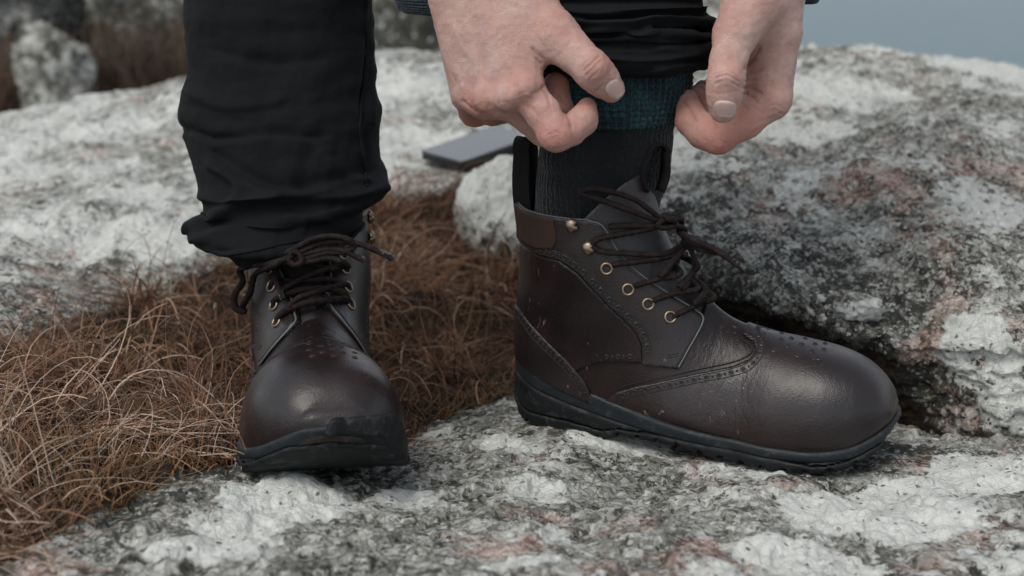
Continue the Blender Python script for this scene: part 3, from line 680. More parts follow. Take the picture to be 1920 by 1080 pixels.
def b_rim_hilite(on=0):
    P = {}
    for s in (1, -1):
        e = spline(FRONTS[on][s][1:], 90); pts = [b_surf(x, z, s, .0010) for x, z in e]; P[s] = [q[0] for q in pts if q is not None]
    ring = []
    for a in np.linspace(-118, 118, 60):
        an = math.radians(180 + a); d = Vector((math.cos(an), math.sin(an), 0)); o = Vector((.058, 0, .1776))
        h = B_BVH.ray_cast(o + d * .15, -d); ring.append(np.array(h[0]) - np.array(d) * .0010)
    # ring runs from the side at angle 62 deg (y>0 first?) -> join with the front edges
    s0 = 1 if ring[0][1] > 0 else -1
    path = P[s0] + ring[2:-2] + P[-s0][::-1]
    path = spline(np.array(path)[::2], 260)
    return [tube(path, .0008, 6)]
def eyelet_shape():
    R, r = .0041, .00105; V = []; nu, nv = 18, 8
    for i in range(nu):
        a = i * 2 * math.pi / nu
        for j in range(nv):
            b = j * 2 * math.pi / nv; V.append(((R + r * math.cos(b)) * math.cos(a), (R + r * math.cos(b)) * math.sin(a), r * .9 * math.sin(b)))
    return np.array(V), grid_faces(nu, nv, True, True)
def hook_shape():
    "speed hook: a dome on a stem, bent over with a slot cut in its lip"
    bm = bmesh.new(); nu, nv = 20, 8; rows = []
    prof = [(0.0, .0052), (.0022, .0050), (.0042, .0041), (.0054, .0026), (.0058, .0012), (.0053, .0006), (.0030, .0009), (.0024, -.0015)]
    V = []
    for i in range(nu):
        a = i * 2 * math.pi / nu
        slot = 1 - .55 * math.exp(-((a - 0.55) / .24)**2) - .25 * math.exp(-((a - 5.6) / .3)**2)
        for r, h in prof: V.append((r * (slot if r > .0035 else 1) * math.cos(a), r * (slot if r > .0035 else 1) * math.sin(a), h))
    bm.free()
    return np.array(V), grid_faces(nu, nv, True, False)
def frame_of(nrm, xdir=(1, 0, 0)):
    z = np.asarray(nrm); x = np.asarray(xdir, float); x = x - z * (x @ z); x /= np.linalg.norm(x); y = np.cross(z, x); return np.stack([x, y, z], 1)
def loop_shape(base, up, across, h, w, t=.0016, g=1.0):
    "webbing pull loop: a strap folded over into a tall loop"
    base, up, across = (np.asarray(q, float) for q in (base, up, across)); thick = np.cross(across, up) * g
    prof = []
    for a in np.linspace(0, 1, 8): prof.append((-.0035 - .002 * math.sin(a * 3.1), a * h * .8))
    for a in np.linspace(0, math.pi, 9)[1:-1]: prof.append((-.0045 * math.cos(a), h * .8 + .2 * h * math.sin(a)))
    for a in np.linspace(1, 0, 8): prof.append((.0035 + .003 * math.sin(a * 3.1), a * h * .8))
    prof = np.array(prof); T = np.gradient(prof, axis=0); T /= np.linalg.norm(T, axis=1)[:, None]; N = np.stack([-T[:, 1], T[:, 0]], 1)
    V = []
    for (p, n_) in zip(prof, N):
        for o, s in ((0, -1), (0, 1), (1, 1), (1, -1)):
            q = p + n_ * t * o
            V.append(base + thick * q[0] + up * q[1] + across * s * w / 2 * (1 - .12 * q[1] / h))
    n = len(prof); F = [tuple(f) for f in grid_faces(n, 4, False, True)] + [(0, 1, 2, 3), (4*n-1, 4*n-2, 4*n-3, 4*n-4)]
    return np.array(V), F
E_V, E_F = eyelet_shape(); H_V, H_F = hook_shape()
BOOT_MATS = {'upper': M_LEATHER, 'facing': M_LEATHER2, 'quarter': M_LEATHER, 'heel_counter': M_LEATHER2, 'toe_cap': M_TOE, 'collar_patch': M_PATCH, 'tongue': M_TONGUE, 'midsole': M_MID, 'outsole': M_OUT, 'toe_bumper': M_OUT}
def make_boot(mir, loc, rot, label):
    root = empty('leather_boot', loc, tuple(math.radians(a) for a in rot)); tag(root, label, 'boot', 'pair of brown leather boots')
    parts = {}
    def add(name, V, F, m, par=root, **kw):
        V = np.array(V, float)
        if mir < 0:
            V[:, 1] *= -1; F = F[:, ::-1] if isinstance(F, np.ndarray) else [f[::-1] for f in F]
        o = link_mesh(name, V, F, m, par, **kw); parts.setdefault(name, []).append(o); return o
    on = 1 if mir < 0 else 0
    for k, lst in {**B_SHAPES, **(B_TIGHT if on else {})}.items():
        if k == 'toe_bumper' : continue
        for v, q in lst: add(k, v, q, BOOT_MATS[k])
    if on: add('toe_bumper', *B_SHAPES['toe_bumper'][0], M_OUT, parts['outsole'][0])
    po = add('perforations', *b_holes(on), M_LEATHER2); po['kind'] = 'stuff'; po.data.materials.append(M_HOLE)
    po.data.polygons.foreach_set('material_index', np.tile(np.repeat([0, 1], [20, 10]), len(po.data.polygons) // 30).astype(np.int32))
    add('stitching', *b_stitch(on), M_STITCH)['kind'] = 'stuff'
    add('collar_highlight', *b_rim_hilite(on)[0], M_RIM_HILITE)
    for s in (-1, 1):
        for x, z in EYES[on][s]:
            p, n = b_surf(x, z, s, .0023); Rm = frame_of(n)
            add('eyelet', E_V @ Rm.T + p, E_F, M_BRASS)
            dv, df = disc(p - n * .0006, n, .0034); add('eyelet_hole', dv, df, M_HOLE, parts['eyelet'][-1], smooth=False)
        for x, z in HOOK:
            p, n = b_surf(x, z, s, .0021); Rm = frame_of(n, (1, 0, -.3))
            add('lace_hook', H_V @ Rm.T + p, H_F, M_BRASS)
    return root, parts
BOOT_L = dict(loc=(.006, .058, 0.0), rot=(0, 0, -21))
BOOT_R = dict(loc=(-.178, .098, -.0235), rot=(-1.8, -12.3, -78.6))
def boot_matrix(d): return Matrix.Translation(d['loc']) @ Euler([math.radians(a) for a in d['rot']], 'XYZ').to_matrix().to_4x4()
boot_l, bl_parts = make_boot(1, BOOT_L['loc'], BOOT_L['rot'], 'unlaced brown leather brogue boot seen side on, its collar open around a teal-topped sock')
boot_r, br_parts = make_boot(-1, BOOT_R['loc'], BOOT_R['rot'], 'brown leather brogue boot pointing forward with laces tied under a black trouser hem')

# ---- laces, traced over the boots
def tracer(d, mir):
    m = boot_matrix(d) @ Matrix.Diagonal((1, mir, 1, 1)); mi = m.inverted()
    def tr(pts):
        out = []
        res = []
        for p in pts:
            if p[0] == 'E':
                q = b_surf(*EYE[p[1]], 1, .0005 if len(p) < 3 else p[2]); res.append(np.array(m @ Vector(q[0]))); continue
            px, py, lift = p[:3]
            o = mi @ Vector(CAM_LOC); dd = (mi.to_3x3() @ Vector(ray(px, py))).normalized()
            h = B_BVH.ray_cast(o, dd)
            if len(p) > 3: res.append(at_y(px, py, p[3]))
            elif h[0] is None: res.append(None)
            else: res.append(np.array(m @ (h[0] + h[1] * lift)))
        ys = [r[1] for r in res if r is not None]
        for k, r in enumerate(res):
            if r is None:
                near = min((abs(k - q), q) for q, x in enumerate(res) if x is not None)[1]
                res[k] = at_y(pts[k][0], pts[k][1], res[near][1])
        inv = boot_matrix(d).inverted()
        return np.array([np.array(inv @ Vector(r)) for r in res])
    return tr
def lace_tube(P, r=.0026, n=None, tip=True):
    "a round lace with the relief of its braid"
    C0 = spline(P, max(24, len(P) * 12)); L = np.linalg.norm(np.diff(C0, axis=0), axis=1).sum(); n = max(16, int(L / .0009)); C = spline(P, n); k = np.arange(n); ns = 12
    rr = r * (1 + .05 * np.sin(k * .37) + .04 * np.sin(k * .113 + 1)); 
    if tip: rr[0] *= .8; rr[-1] *= .8
    V, F = tube(C, rr, ns, flat=.80); a = np.arange(ns) * 2 * np.pi / ns; ph = k[:, None] * 1.05
    m = 1 + .12 * np.maximum(np.sin(3 * a[None] + ph), np.sin(-3 * a[None] + ph + 1.57)); c = np.repeat(C, ns, 0)
    return c + (V - c) * m.reshape(-1, 1), F
LACE_L = [
    [(1262, 595, .000), (1272, 588, .0030), (1310, 572, .0040), (1338, 557, .0050), ('E', 2, .004), ('E', 2)],
    [(1223, 566, .000), (1232, 560, .0030), (1262, 551, .0045), (1300, 544, .0050), ('E', 1, .004), ('E', 1)],
    [(1187, 537, .000), (1197, 533, .0030), (1228, 524, .0050), (1266, 514, .0055), ('E', 0, .004), ('E', 0)],
    [(1148, 498, .000), (1158, 494, .0030), (1190, 491, .0050), (1228, 487, .0055), (1262, 482, .006), (1290, 478, .003)],
    [('E', 3), ('E', 3, .004), (1322, 560, .006), (1296, 572, .0070), (1310, 548, .0080), ('E', 1, .004), ('E', 1)],
    [(1228, 520, .0085), (1245, 498, .0090), (1266, 474, .0080), (1284, 456, .006), (1290, 448, .001)],
    [(1262, 543, .0085), (1285, 517, .0085), (1306, 495, .0070), ('E', 0, .004), ('E', 0)],
    [(1112, 461, .0035), (1128, 470, .0045), (1165, 474, .0050), (1228, 479, .0060), (1262, 470, .006), (1285, 450, .004)],
    [(1110, 457, .0035), (1124, 446, .0050), (1160, 439, .0055), (1200, 431, .0070), (1224, 424, .0085)],
    [(1140, 424, .0040), (1175, 422, .0060), (1205, 424, .0080), (1228, 424, .0100)],
    [(1227, 421, .0110), (1206, 395, .0090), (1180, 372, .0080), (1150, 359, .0080), (1118, 350, .010), (1097, 350, .012), (1094, 356, .012), (1112, 365, .011), (1140, 377, .010), (1172, 392, .009), (1205, 409, .009), (1226, 421, .0110)],
    [(1219, 413, .0140), (1232, 418, .0155), (1236, 428, .0140), (1222, 430, .0130), (1214, 424, .0120), (1219, 413, .0140)],
    [(1228, 417, .0110), (1250, 420, .0120), (1275, 434, .0130), (1300, 449, .013, -.03), (1338, 466, .012, -.035), (1370, 487, .012, -.04), (1398, 506, .012, -.045)],
    [(1228, 426, .0110), (1256, 438, .0120), (1285, 452, .0130), (1312, 466, .012, -.028), (1330, 470, .012, -.03), (1345, 474, .012, -.03)],
    [(1232, 422, .0110), (1246, 411, .0110), (1262, 408, .009), (1256, 418, .010), (1240, 424, .0110)],
    [(1280, 450, .0100), (1296, 470, .0110), (1303, 494, .0100), (1300, 512, .008), (1290, 524, .005)],
]
LACE_R = [
    [(523, 606, .000), (529, 598, .0035), (548, 587, .0050), (582, 577, .0055), (620, 569, .0055), (645, 566, .0040), (654, 573, .0005)],
    [(516, 574, .000), (522, 566, .0035), (542, 558, .0050), (575, 552, .0060), (612, 549, .0060), (636, 556, .005), (648, 566, .003)],
    [(649, 541, .000), (642, 536, .0035), (622, 543, .0060), (596, 558, .0090), (570, 572, .0090), (552, 583, .007)],
    [(511, 539, .000), (520, 532, .0040), (545, 532, .0060), (578, 533, .0060), (612, 531, .0055), (634, 535, .004)],
    [(645, 506, .000), (636, 502, .0040), (615, 508, .0065), (592, 521, .0090), (566, 538, .0095), (545, 550, .008)],
    [(515, 505, .003), (545, 500, .007), (580, 503, .008), (612, 512, .007), (632, 508, .004)],
    [(545, 484, .011, -0.041), (515, 492, .013, -0.042), (482, 508, .014), (455, 528, .014), (440, 553, .013), (441, 576, .012), (457, 584, .010), (476, 575, .009), (489, 550, .009), (498, 520, .010), (512, 498, .011, -0.043), (540, 484, .012, -0.041)],
    [(548, 478, .012, -0.041), (541, 484, .015, -0.045), (536, 503, .015), (536, 530, .013), (541, 552, .012), (546, 574, .010)],
    [(540, 482, .012, -0.041), (565, 472, .013, -0.040), (600, 456, .014, -0.038), (640, 453, .014, -0.038), (675, 458, .013, -0.038), (706, 470, .012, -0.040), (738, 486, .011, -0.042)],
    [(545, 488, .012, -0.042), (575, 476, .013, -0.040), (612, 468, .014, -0.039), (642, 470, .013, -0.040), (660, 477, .012, -0.040), (684, 489, .010, -0.042)],
    [(535, 476, .011, -0.040), (560, 462, .014, -0.039), (590, 447, .016, -0.041), (625, 443, .017, -0.040), (652, 449, .016, -0.041), (664, 462, .014, -0.039), (645, 472, .013, -0.040), (610, 474, .013, -0.040), (575, 484, .012, -0.041), (550, 490, .012, -0.042)],
    [(548, 470, .017, -0.044), (560, 476, .019, -0.044), (566, 490, .018, -0.046), (553, 497, .016, -0.047), (542, 487, .016, -0.046), (548, 470, .017, -0.044)],
    [(520, 488, .010, -0.042), (550, 494, .010, -0.042), (585, 490, .010, -0.042), (615, 484, .010, -0.041), (640, 490, .006, -0.042), (648, 502, .003)],
]
for bd, mir, root, runs in ((BOOT_L, 1, boot_l, LACE_L), (BOOT_R, -1, boot_r, LACE_R)):
    tr = tracer(bd, mir); segs = [tr(r) for r in runs]
    lo = link_mesh('lace', *join([lace_tube(P) for P in segs]), M_LACE, root)
    ends = [segs[12]] if mir > 0 else [segs[7], segs[8], segs[9]]
    for P in ends:
        C = spline(P, 40)[-6 if mir > 0 else -7:]; o = link_mesh('aglet', *tube(C, .0024, 8), M_AGLET, lo)
# ---- pull loops at heel and tongue
for root, mir in ((boot_l, 1), (boot_r, -1)):
    if mir < 0: continue        # those of the laced boot are out of sight inside the trouser leg
    V, F = loop_shape((.0100, -.004, .160), (-.06, 0, .998), (.86, -.51, .05), .069, .022, g=.9); V[:, 1] *= mir
    o = link_mesh('heel_pull_loop', V, F if mir > 0 else [f[::-1] for f in F], M_WEB, root)
    V, F = loop_shape((.1115, -.008, .196), (.10, 0, .995), (.62, -.78, 0), .036, .016, g=1.5); V[:, 1] *= mir
    o = link_mesh('tongue_pull_loop', V, F if mir > 0 else [f[::-1] for f in F], M_WEB, root)
# ------------------------------------------------------------------ the person: trouser legs, socks, sleeves, hands
person = empty('person', (0.0, .10, 0.0)); tag(person, 'person in black trousers bending down to tug a sock with both hands', 'person')
PO = np.array([0.0, .10, 0.0])
def pmesh(name, V, F, m, par=None, **kw):
    o = link_mesh(name, np.asarray(V) - PO, F, m, par or person, **kw); return o
def cam_depth(P): return (np.asarray(P) - np.array(CAM_LOC)) @ np.array([0, _cp, -_sp])
def to_px(P):
    d = np.asarray(P) - np.array(CAM_LOC); z = d @ np.array([0, _cp, -_sp])
    return np.stack([960 + FPX * d[..., 0] / z, 540 - FPX * (d @ np.array([0, _sp, _cp])) / z], -1)
def cloth(name, base, weave=1500, rough=.85, sheen=.12, blot=(.6, 1.6)):
    m = mat(name, base, rough, spec=.22); t = NT(m); co = t.coord()
    w = t.noise(co, weave, 2, .5); n2 = t.noise(co, 30, 4, .6)
    c = t.mix(n2, tuple(b * blot[0] for b in base), tuple(b * blot[1] for b in base))
    t.set(Base__Color=c, Normal=t.bump(t.math('ADD', t.math('MULTIPLY', w, .5), t.noise(co, 110, 4, .6)), .6, .0012)); t.b.inputs['Sheen Weight'].default_value = sheen
    t.b.inputs['Sheen Tint'].default_value = (.5, .62, .66, 1)
    return m
M_TROUSER = cloth('black trouser cloth', (.0030, .0038, .0042), 1300, .9, .0)
def knit(name, c1, c2, rows=260, ribs=True):
    m = mat(name, c1, .95, spec=.2); t = NT(m); co = t.coord()
    mp = t.n('ShaderNodeMapping'); mp.inputs['Scale'].default_value = (520, 520, 250); t.l(co, mp.inputs['Vector'])
    v = t.voro(mp.outputs[0], 1.0, rnd=.55); n2 = t.noise(co, 55, 3)
    c = t.mix(t.step(v, .15, .75), c2, c1); c = t.mix(t.step(n2, .35, .75), c, c1)
    t.set(Base__Color=c, Normal=t.bump(t.math('SUBTRACT', 1.0, v), .8, .0012)); t.b.inputs['Sheen Weight'].default_value = .2
    return m
M_SOCK = knit('dark wool sock', (.0045, .0062, .0072), (.0080, .0108, .0125))
M_TEAL = knit('teal marl sock cuff', (.0050, .0150, .0195), (.018, .074, .090))
M_CUFF = knit('dark teal knit cuff', (.010, .020, .024), (.024, .046, .054))
M_SLEEVE = cloth('dark sleeve cloth', (.010, .015, .018))

def loft(levels, nt=180, ns=260, p=2.15, depth=.92, turn=.03):
    "levels: (py, left px, right px, world y of axis); a sleeve of cloth from hem to top, turned in at the hem"
    L = np.array(levels, float); rows = spline(L, ns)
    A, B = [], []
    dep = np.full(len(rows), depth) if rows.shape[1] < 5 else rows[:, 4]
    for py, l, r, y in rows[:, :4]: A.append(at_y(l, py, y)); B.append(at_y(r, py, y))
    A, B = np.array(A), np.array(B); C = (A + B) / 2; hw = np.linalg.norm(B - A, axis=1) / 2
    th = np.linspace(0, 2 * np.pi, nt, endpoint=False)
    cx = np.sign(np.cos(th)) * np.abs(np.cos(th))**(2 / p); cy = np.sign(np.sin(th)) * np.abs(np.sin(th))**(2 / p)
    ex = (B - A) / np.linalg.norm(B - A, axis=1)[:, None]
    P = C[:, None] + hw[:, None, None] * (cx[None, :, None] * ex[:, None] + dep[:, None, None] * cy[None, :, None] * np.array([0, 1.0, 0]))
    return P, th
def fold(P, curves):
    "raise or sink cloth along creases given as lines over the photograph's view; returns an offset per vertex"
    q = to_px(P); off = np.zeros(P.shape[:-1])
    for pts, amp, w in curves:
        c = spline(pts, 40); d = np.full(off.shape, 1e9); sgn = np.zeros(off.shape)
        for k in range(len(c) - 1):
            a, b = c[k], c[k+1]; e = b - a; t = np.clip(((q - a) @ e) / (e @ e), 0, 1); v = q - a - t[..., None] * e; dd = np.hypot(v[..., 0], v[..., 1])
            m = dd < d; d = np.where(m, dd, d); sgn = np.where(m, np.sign(e[0] * v[..., 1] - e[1] * v[..., 0]), sgn)
        ww = np.where(sgn > 0, w * .45, w)
        off += amp * np.exp(-(d / ww)**2)
    return off
def normals_grid(P):
    du = np.gradient(P, axis=0); dv = np.roll(P, -1, 1) - np.roll(P, 1, 1); N = np.cross(dv, du); return N / (np.linalg.norm(N, axis=-1)[..., None] + 1e-12)
def cloth_tube(name, P, th, curves, m, noise_amp=.003, fs=(9, 9, 26), seed=5, front_only=True, turn=True, par=None, bunch=None):
    N = normals_grid(P)
    c = P.mean(1, keepdims=True); N = np.where(((P - c) * N).sum(-1, keepdims=True) < 0, -N, N)
    front = sstep(.15, -.25, N[..., 1]) if front_only else 1.0
    off = fold(P, curves) * front + noise_amp * fbm(P * np.array(fs), 4, seed) + noise_amp * .5 * fbm(P * np.array(fs)[::-1] * 1.3, 3, seed + 4, ridged=True)
    if bunch is not None: off = off + bunch(P)
    Q = P + N * off[..., None]
    if turn:      # hem turned up inside
        inner = [Q[0] + (Q[min(k, len(Q) - 1)] - Q[0]) * 1.0 - N[0] * .0022 for k in (1, 6, 16, 30)]
        Q = np.concatenate([np.array(inner[::-1]), Q])
    F = grid_faces(len(Q), len(th), wrap_v=True)
    return pmesh(name, Q.reshape(-1, 3), F, m, par)
# standing leg
LEGA = [(505, 446, 676, 0.0400, 1.380), (492, 438, 678, 0.0415, 1.368), (474, 424, 677, 0.0436, 1.351), (462, 406, 675, 0.0451, 1.340), (452, 382, 674, 0.0462, 1.330), (442, 368, 673, 0.0474, 1.321), (430, 362, 672, 0.0488, 1.309), (416, 363, 673, 0.0511, 1.286), (404, 374, 676, 0.0546, 1.243), (393, 392, 684, 0.0577, 1.204), (372, 386, 716, 0.0637, 1.129), (352, 377, 724, 0.0694, 1.057), (330, 370, 722, 0.0733, 1.030), (290, 360, 712, 0.0800, 0.990), (250, 350, 706, 0.0867, 0.950), (225, 343, 708, 0.0908, 0.947), (195, 342, 709, 0.0956, 0.943), (160, 348, 703, 0.0996, 0.939), (120, 354, 699, 0.1042, 0.934), (60, 354, 700, 0.1111, 0.927), (0, 350, 702, 0.1180, 0.920), (-90, 346, 704, 0.1300, 0.920), (-250, 330, 712, 0.1393, 0.920), (-520, 300, 735, 0.1550, 0.920), (-900, 260, 760, 0.2000, 0.920)]
PA, tha = loft(LEGA)
tilt = np.zeros(PA.shape[:2])          # the hem hangs lower on the outer side
hemw = np.exp(-np.arange(PA.shape[0])[:, None] / 26.0); qx = (to_px(PA)[..., 0] - 440) / 235
PA[..., 2] += hemw * (.024 * np.clip(qx, 0, 1) + .010)
CREASE_A = [([(385, 372), (450, 384), (560, 374), (650, 372), (722, 352)], .0065, 15), ([(366, 432), (410, 408), (470, 388), (520, 380)], .0085, 17), ([(372, 452), (430, 438), (500, 428), (570, 430)], .005, 14),
            ([(400, 292), (470, 332), (530, 350), (620, 336), (690, 322)], -.0050, 15), ([(395, 312), (440, 345), (450, 372)], .0045, 13), ([(694, 40), (684, 140), (676, 240), (690, 300)], -.0030, 9), ([(704, 60), (696, 160), (692, 230)], .002, 8),
            ([(345, 245), (400, 262), (500, 252), (600, 258)], -.0035, 13), ([(420, 100), (500, 118), (600, 112)], -.0025, 16), ([(360, 180), (420, 200), (520, 192)], .003, 18), ([(470, 355), (540, 372), (610, 360)], .004, 12), ([(600, 290), (630, 320), (680, 338)], .004, 14),
            ([(410, 470), (490, 455), (580, 452), (660, 440)], -.004, 12), ([(640, 390), (600, 405), (540, 408)], .004, 12)]
leg_a = cloth_tube('trouser_leg', PA, tha, CREASE_A, M_TROUSER, .0045, (8, 8, 22), 5)
def seam(leg, pts, r=.0011, off=.0006):
    "a felled seam lying on the cloth"
    me = leg.data; V = np.empty(len(me.vertices) * 3); me.vertices.foreach_get('co', V); V = V.reshape(-1, 3) + PO
    bv = BVHTree.FromPolygons([tuple(v) for v in V], [tuple(p.vertices) for p in me.polygons]); out = []
    for px, py in spline(pts, 70):
        h = bv.ray_cast(Vector(CAM_LOC), Vector(ray(px, py)).normalized())
        if h[0] is not None:
            n = h[1] if h[1].dot(Vector(CAM_LOC) - h[0]) > 0 else -h[1]; out.append(np.array(h[0] + n * off))
    o = pmesh('seam', *tube(np.array(out), r, 6), M_TROUSER, None); o.parent = leg; return o
seam(leg_a, [(687, -40), (686, 60), (680, 160), (674, 240), (682, 310), (688, 350)])
seam(leg_a, [(428, 478), (480, 470), (560, 452), (640, 436), (668, 430)], .0007)
# turned-up leg above the sock
LEGB = [(127.92, 1020, 1293, .045), (123.48, 1006, 1318, .045), (117.56, 998, 1332, .046), (107.2, 992, 1333, .046), (95.36, 988, 1332, .047), (85, 986, 1337, .048), (74.64, 982, 1340, .048), (68.72, 984, 1332, .049), (62.8, 980, 1338, .049), (53.92, 976, 1338, .05), (48, 978, 1326, .05), (38, 974, 1332, .051), (26, 972, 1322, .052), (14, 970, 1312, .053), (0, 968, 1312, .055), (-60, 958, 1325, .06), (-200, 985, 1350, .07), (-500, 960, 1390, .075), (-900, 930, 1420, .15)]
PB, thb = loft(LEGB, ns=280)
CREASE_B = [([(1040, 20), (1120, 30), (1220, 20), (1312, 24)], .006, 9), ([(1050, 42), (1150, 48), (1240, 40), (1330, 46)], .0065, 9), ([(1060, 70), (1140, 58), (1230, 66), (1338, 72)], .006, 8), ([(1045, 58), (1120, 66), (1200, 56)], -.005, 7), ([(1100, 36), (1200, 32), (1300, 36)], -.005, 6),
            ([(1330, 86), (1270, 104), (1200, 112), (1130, 105)], .005, 13), ([(1335, 118), (1290, 122), (1230, 130)], .004, 10), ([(1230, 52), (1280, 58), (1336, 60)], -.005, 6), ([(1090, 95), (1150, 88), (1220, 92)], -.003, 12), ([(1020, 8), (1150, 6), (1300, 4)], -.004, 8)]
cloth_tube('trouser_leg', PB, thb, CREASE_B, M_TROUSER, .0030, (8, 8, 40), 15)
# sock: dark foot and shaft, marled teal cuff
SOCK = [(470, 1010, 1200, .052), (430, 1004, 1215, .05), (390, 1002, 1236, .048), (350, 1004, 1246, .046), (300, 1008, 1256, .044), (270, 1014, 1260, .043), (240, 1024, 1262, .042), (225, 1034, 1268, .042)]
PS, ths = loft(SOCK, nt=240, ns=120, depth=.85)
cloth_tube('sock', PS, ths, [([(1020, 330), (1100, 345), (1240, 330)], -.002, 20)], M_SOCK, .0016, (12, 12, 30), 25, turn=False, bunch=lambda P: .00022 * np.sin(np.arctan2(P[..., 1] - .05, P[..., 0] - .075) * 70))
SOCKT = [(226, 1026, 1266, .0405), (220, 1026, 1269, .0405), (212, 1024, 1273, .041), (190, 1016, 1283, .042), (150, 1008, 1296, .044), (105, 1006, 1298, .046)]
PT, tht = loft(SOCKT, nt=300, ns=90, depth=.85)
cloth_tube('sock_cuff', PT, tht, [], M_TEAL, .0010, (12, 12, 30), 27, turn=True, bunch=lambda P: .0009 * np.sin(np.arctan2(P[..., 1] - .05, P[..., 0] - .095) * 62) + .0005 * np.sin(P[..., 2] * 1400))
SOCKR = [(520, 470, 655, .09), (470, 465, 660, .095), (430, 462, 664, .098), (380, 460, 668, .10)]
PR_, thr = loft(SOCKR, nt=120, ns=40, depth=.85); cloth_tube('sock', PR_, thr, [], M_SOCK, .001, (12, 12, 30), 29, turn=False)
# sleeves
def sleeve(levels, m, seed, name, rib=0.0):
    P, t = loft(levels, nt=160, ns=160, p=2.0, depth=.95)
    return cloth_tube(name, P, t, [], m, .004, (10, 10, 22), seed, front_only=False, bunch=(lambda Q: rib * np.sin(np.arange(Q.shape[0])[:, None] * .9)) if rib else None)
def sleeve_tilt(levels): return levels
CUFFR = [(16, 752, 930, .055), (10, 748, 948, .056), (-30, 738, 985, .06), (-80, 730, 1010, .066), (-110, 726, 1015, .07)]
sleeve(CUFFR, M_CUFF, 61, 'sleeve_cuff', .0011)
sleeve([(-100, 722, 1018, .069), (-150, 700, 1020, .08), (-400, 620, 960, .13), (-800, 480, 860, .20), (-1200, 350, 760, .24)], M_SLEEVE, 63, 'sleeve')
CUFFL = [(4, 1395, 1531, .065), (-8, 1385, 1538, .066), (-50, 1376, 1552, .07), (-100, 1372, 1565, .074)]
sleeve(CUFFL, M_CUFF, 65, 'sleeve_cuff', .0011)
sleeve([(-92, 1368, 1568, .073), (-150, 1370, 1590, .08), (-400, 1420, 1690, .13), (-800, 1500, 1800, .20), (-1200, 1560, 1900, .24)], M_SLEEVE, 67, 'sleeve')

# ------------------------------------------------------------------ hands, grown as one skin from the bones
def skin_material():
    m = mat('skin', (.55, .36, .30), .5, spec=.4); t = NT(m); co = t.coord()
    fl = t.attr('flush'); n1 = t.noise(co, 40, 5, .6); n2 = t.noise(co, 230, 4, .65)
    c = t.mix(t.step(n1, .3, .72), (.54, .325, .275), (.66, .455, .395))
    c = t.mix(t.math('MULTIPLY', fl, .95, clamp=True), c, (.54, .20, .15))
    c = t.mix(t.math('MULTIPLY', t.step(n2, .52, .78), .22), c, (.42, .20, .16))
    vein = t.math('MULTIPLY', t.attr('vein'), .22); c = t.mix(vein, c, (.36, .29, .30))
    cr = t.attr('crease'); c = t.mix(t.math('MULTIPLY', cr, .55), c, (.36, .15, .11))
    cells = t.voro(co, 1050, 'DISTANCE_TO_EDGE'); lines = t.noise(co, 520, 4, .7)
    h = t.math('ADD', t.math('MULTIPLY', t.step(cells, 0, .25), .5), t.math('MULTIPLY', lines, 1.0)); h = t.math('ADD', h, t.math('MULTIPLY', t.noise(co, 120, 3), .8))
    t.set(Base__Color=c, Normal=t.bump(h, .9, .0009), Roughness=t.step(n2, .3, .7, .42, .58), Subsurface__Weight=.25, Subsurface__Scale=.0025)
    t.b.inputs['Subsurface Radius'].default_value = (1.0, .35, .2)
    return m
M_SKIN = skin_material()
def nail_material():
    m = mat('fingernail', (.60, .44, .40), .28, spec=.5); t = NT(m); co = t.coord()
    nc = t.mix(t.noise(co, 160, 3), (.56, .36, .32), (.64, .47, .42)); nc = t.mix(t.step(t.attr('along'), .62, .80), nc, (.74, .66, .58)); nc = t.mix(t.step(t.attr('along'), -.55, -.9, 0, .5), nc, (.70, .58, .54))
    t.set(Base__Color=nc, Subsurface__Weight=.2, Subsurface__Scale=.003)
    return m
M_NAIL = nail_material()
def round_cone(P, a, b, r1, r2):
    ba = b - a; l2 = ba @ ba; rr = r1 - r2; a2 = l2 - rr * rr; il2 = 1 / l2
    pa = P - a; y = pa @ ba; z = y - l2
    x2 = ((pa * l2 - y[..., None] * ba)**2).sum(-1); y2 = y * y * l2; z2 = z * z * l2
    k = np.sign(rr) * rr * rr * x2
    d = np.where(np.sign(z) * a2 * z2 > k, np.sqrt(x2 + z2) * il2 - r2, np.where(np.sign(y) * a2 * y2 < k, np.sqrt(x2 + y2) * il2 - r1, (np.sqrt(np.maximum(x2 * a2 * il2, 0)) + y * rr) * il2 - r1))
    return d
def bone(p):
    c = at_y(p[0], p[1], p[2]); return c, p[3] / FPX * cam_depth(c)
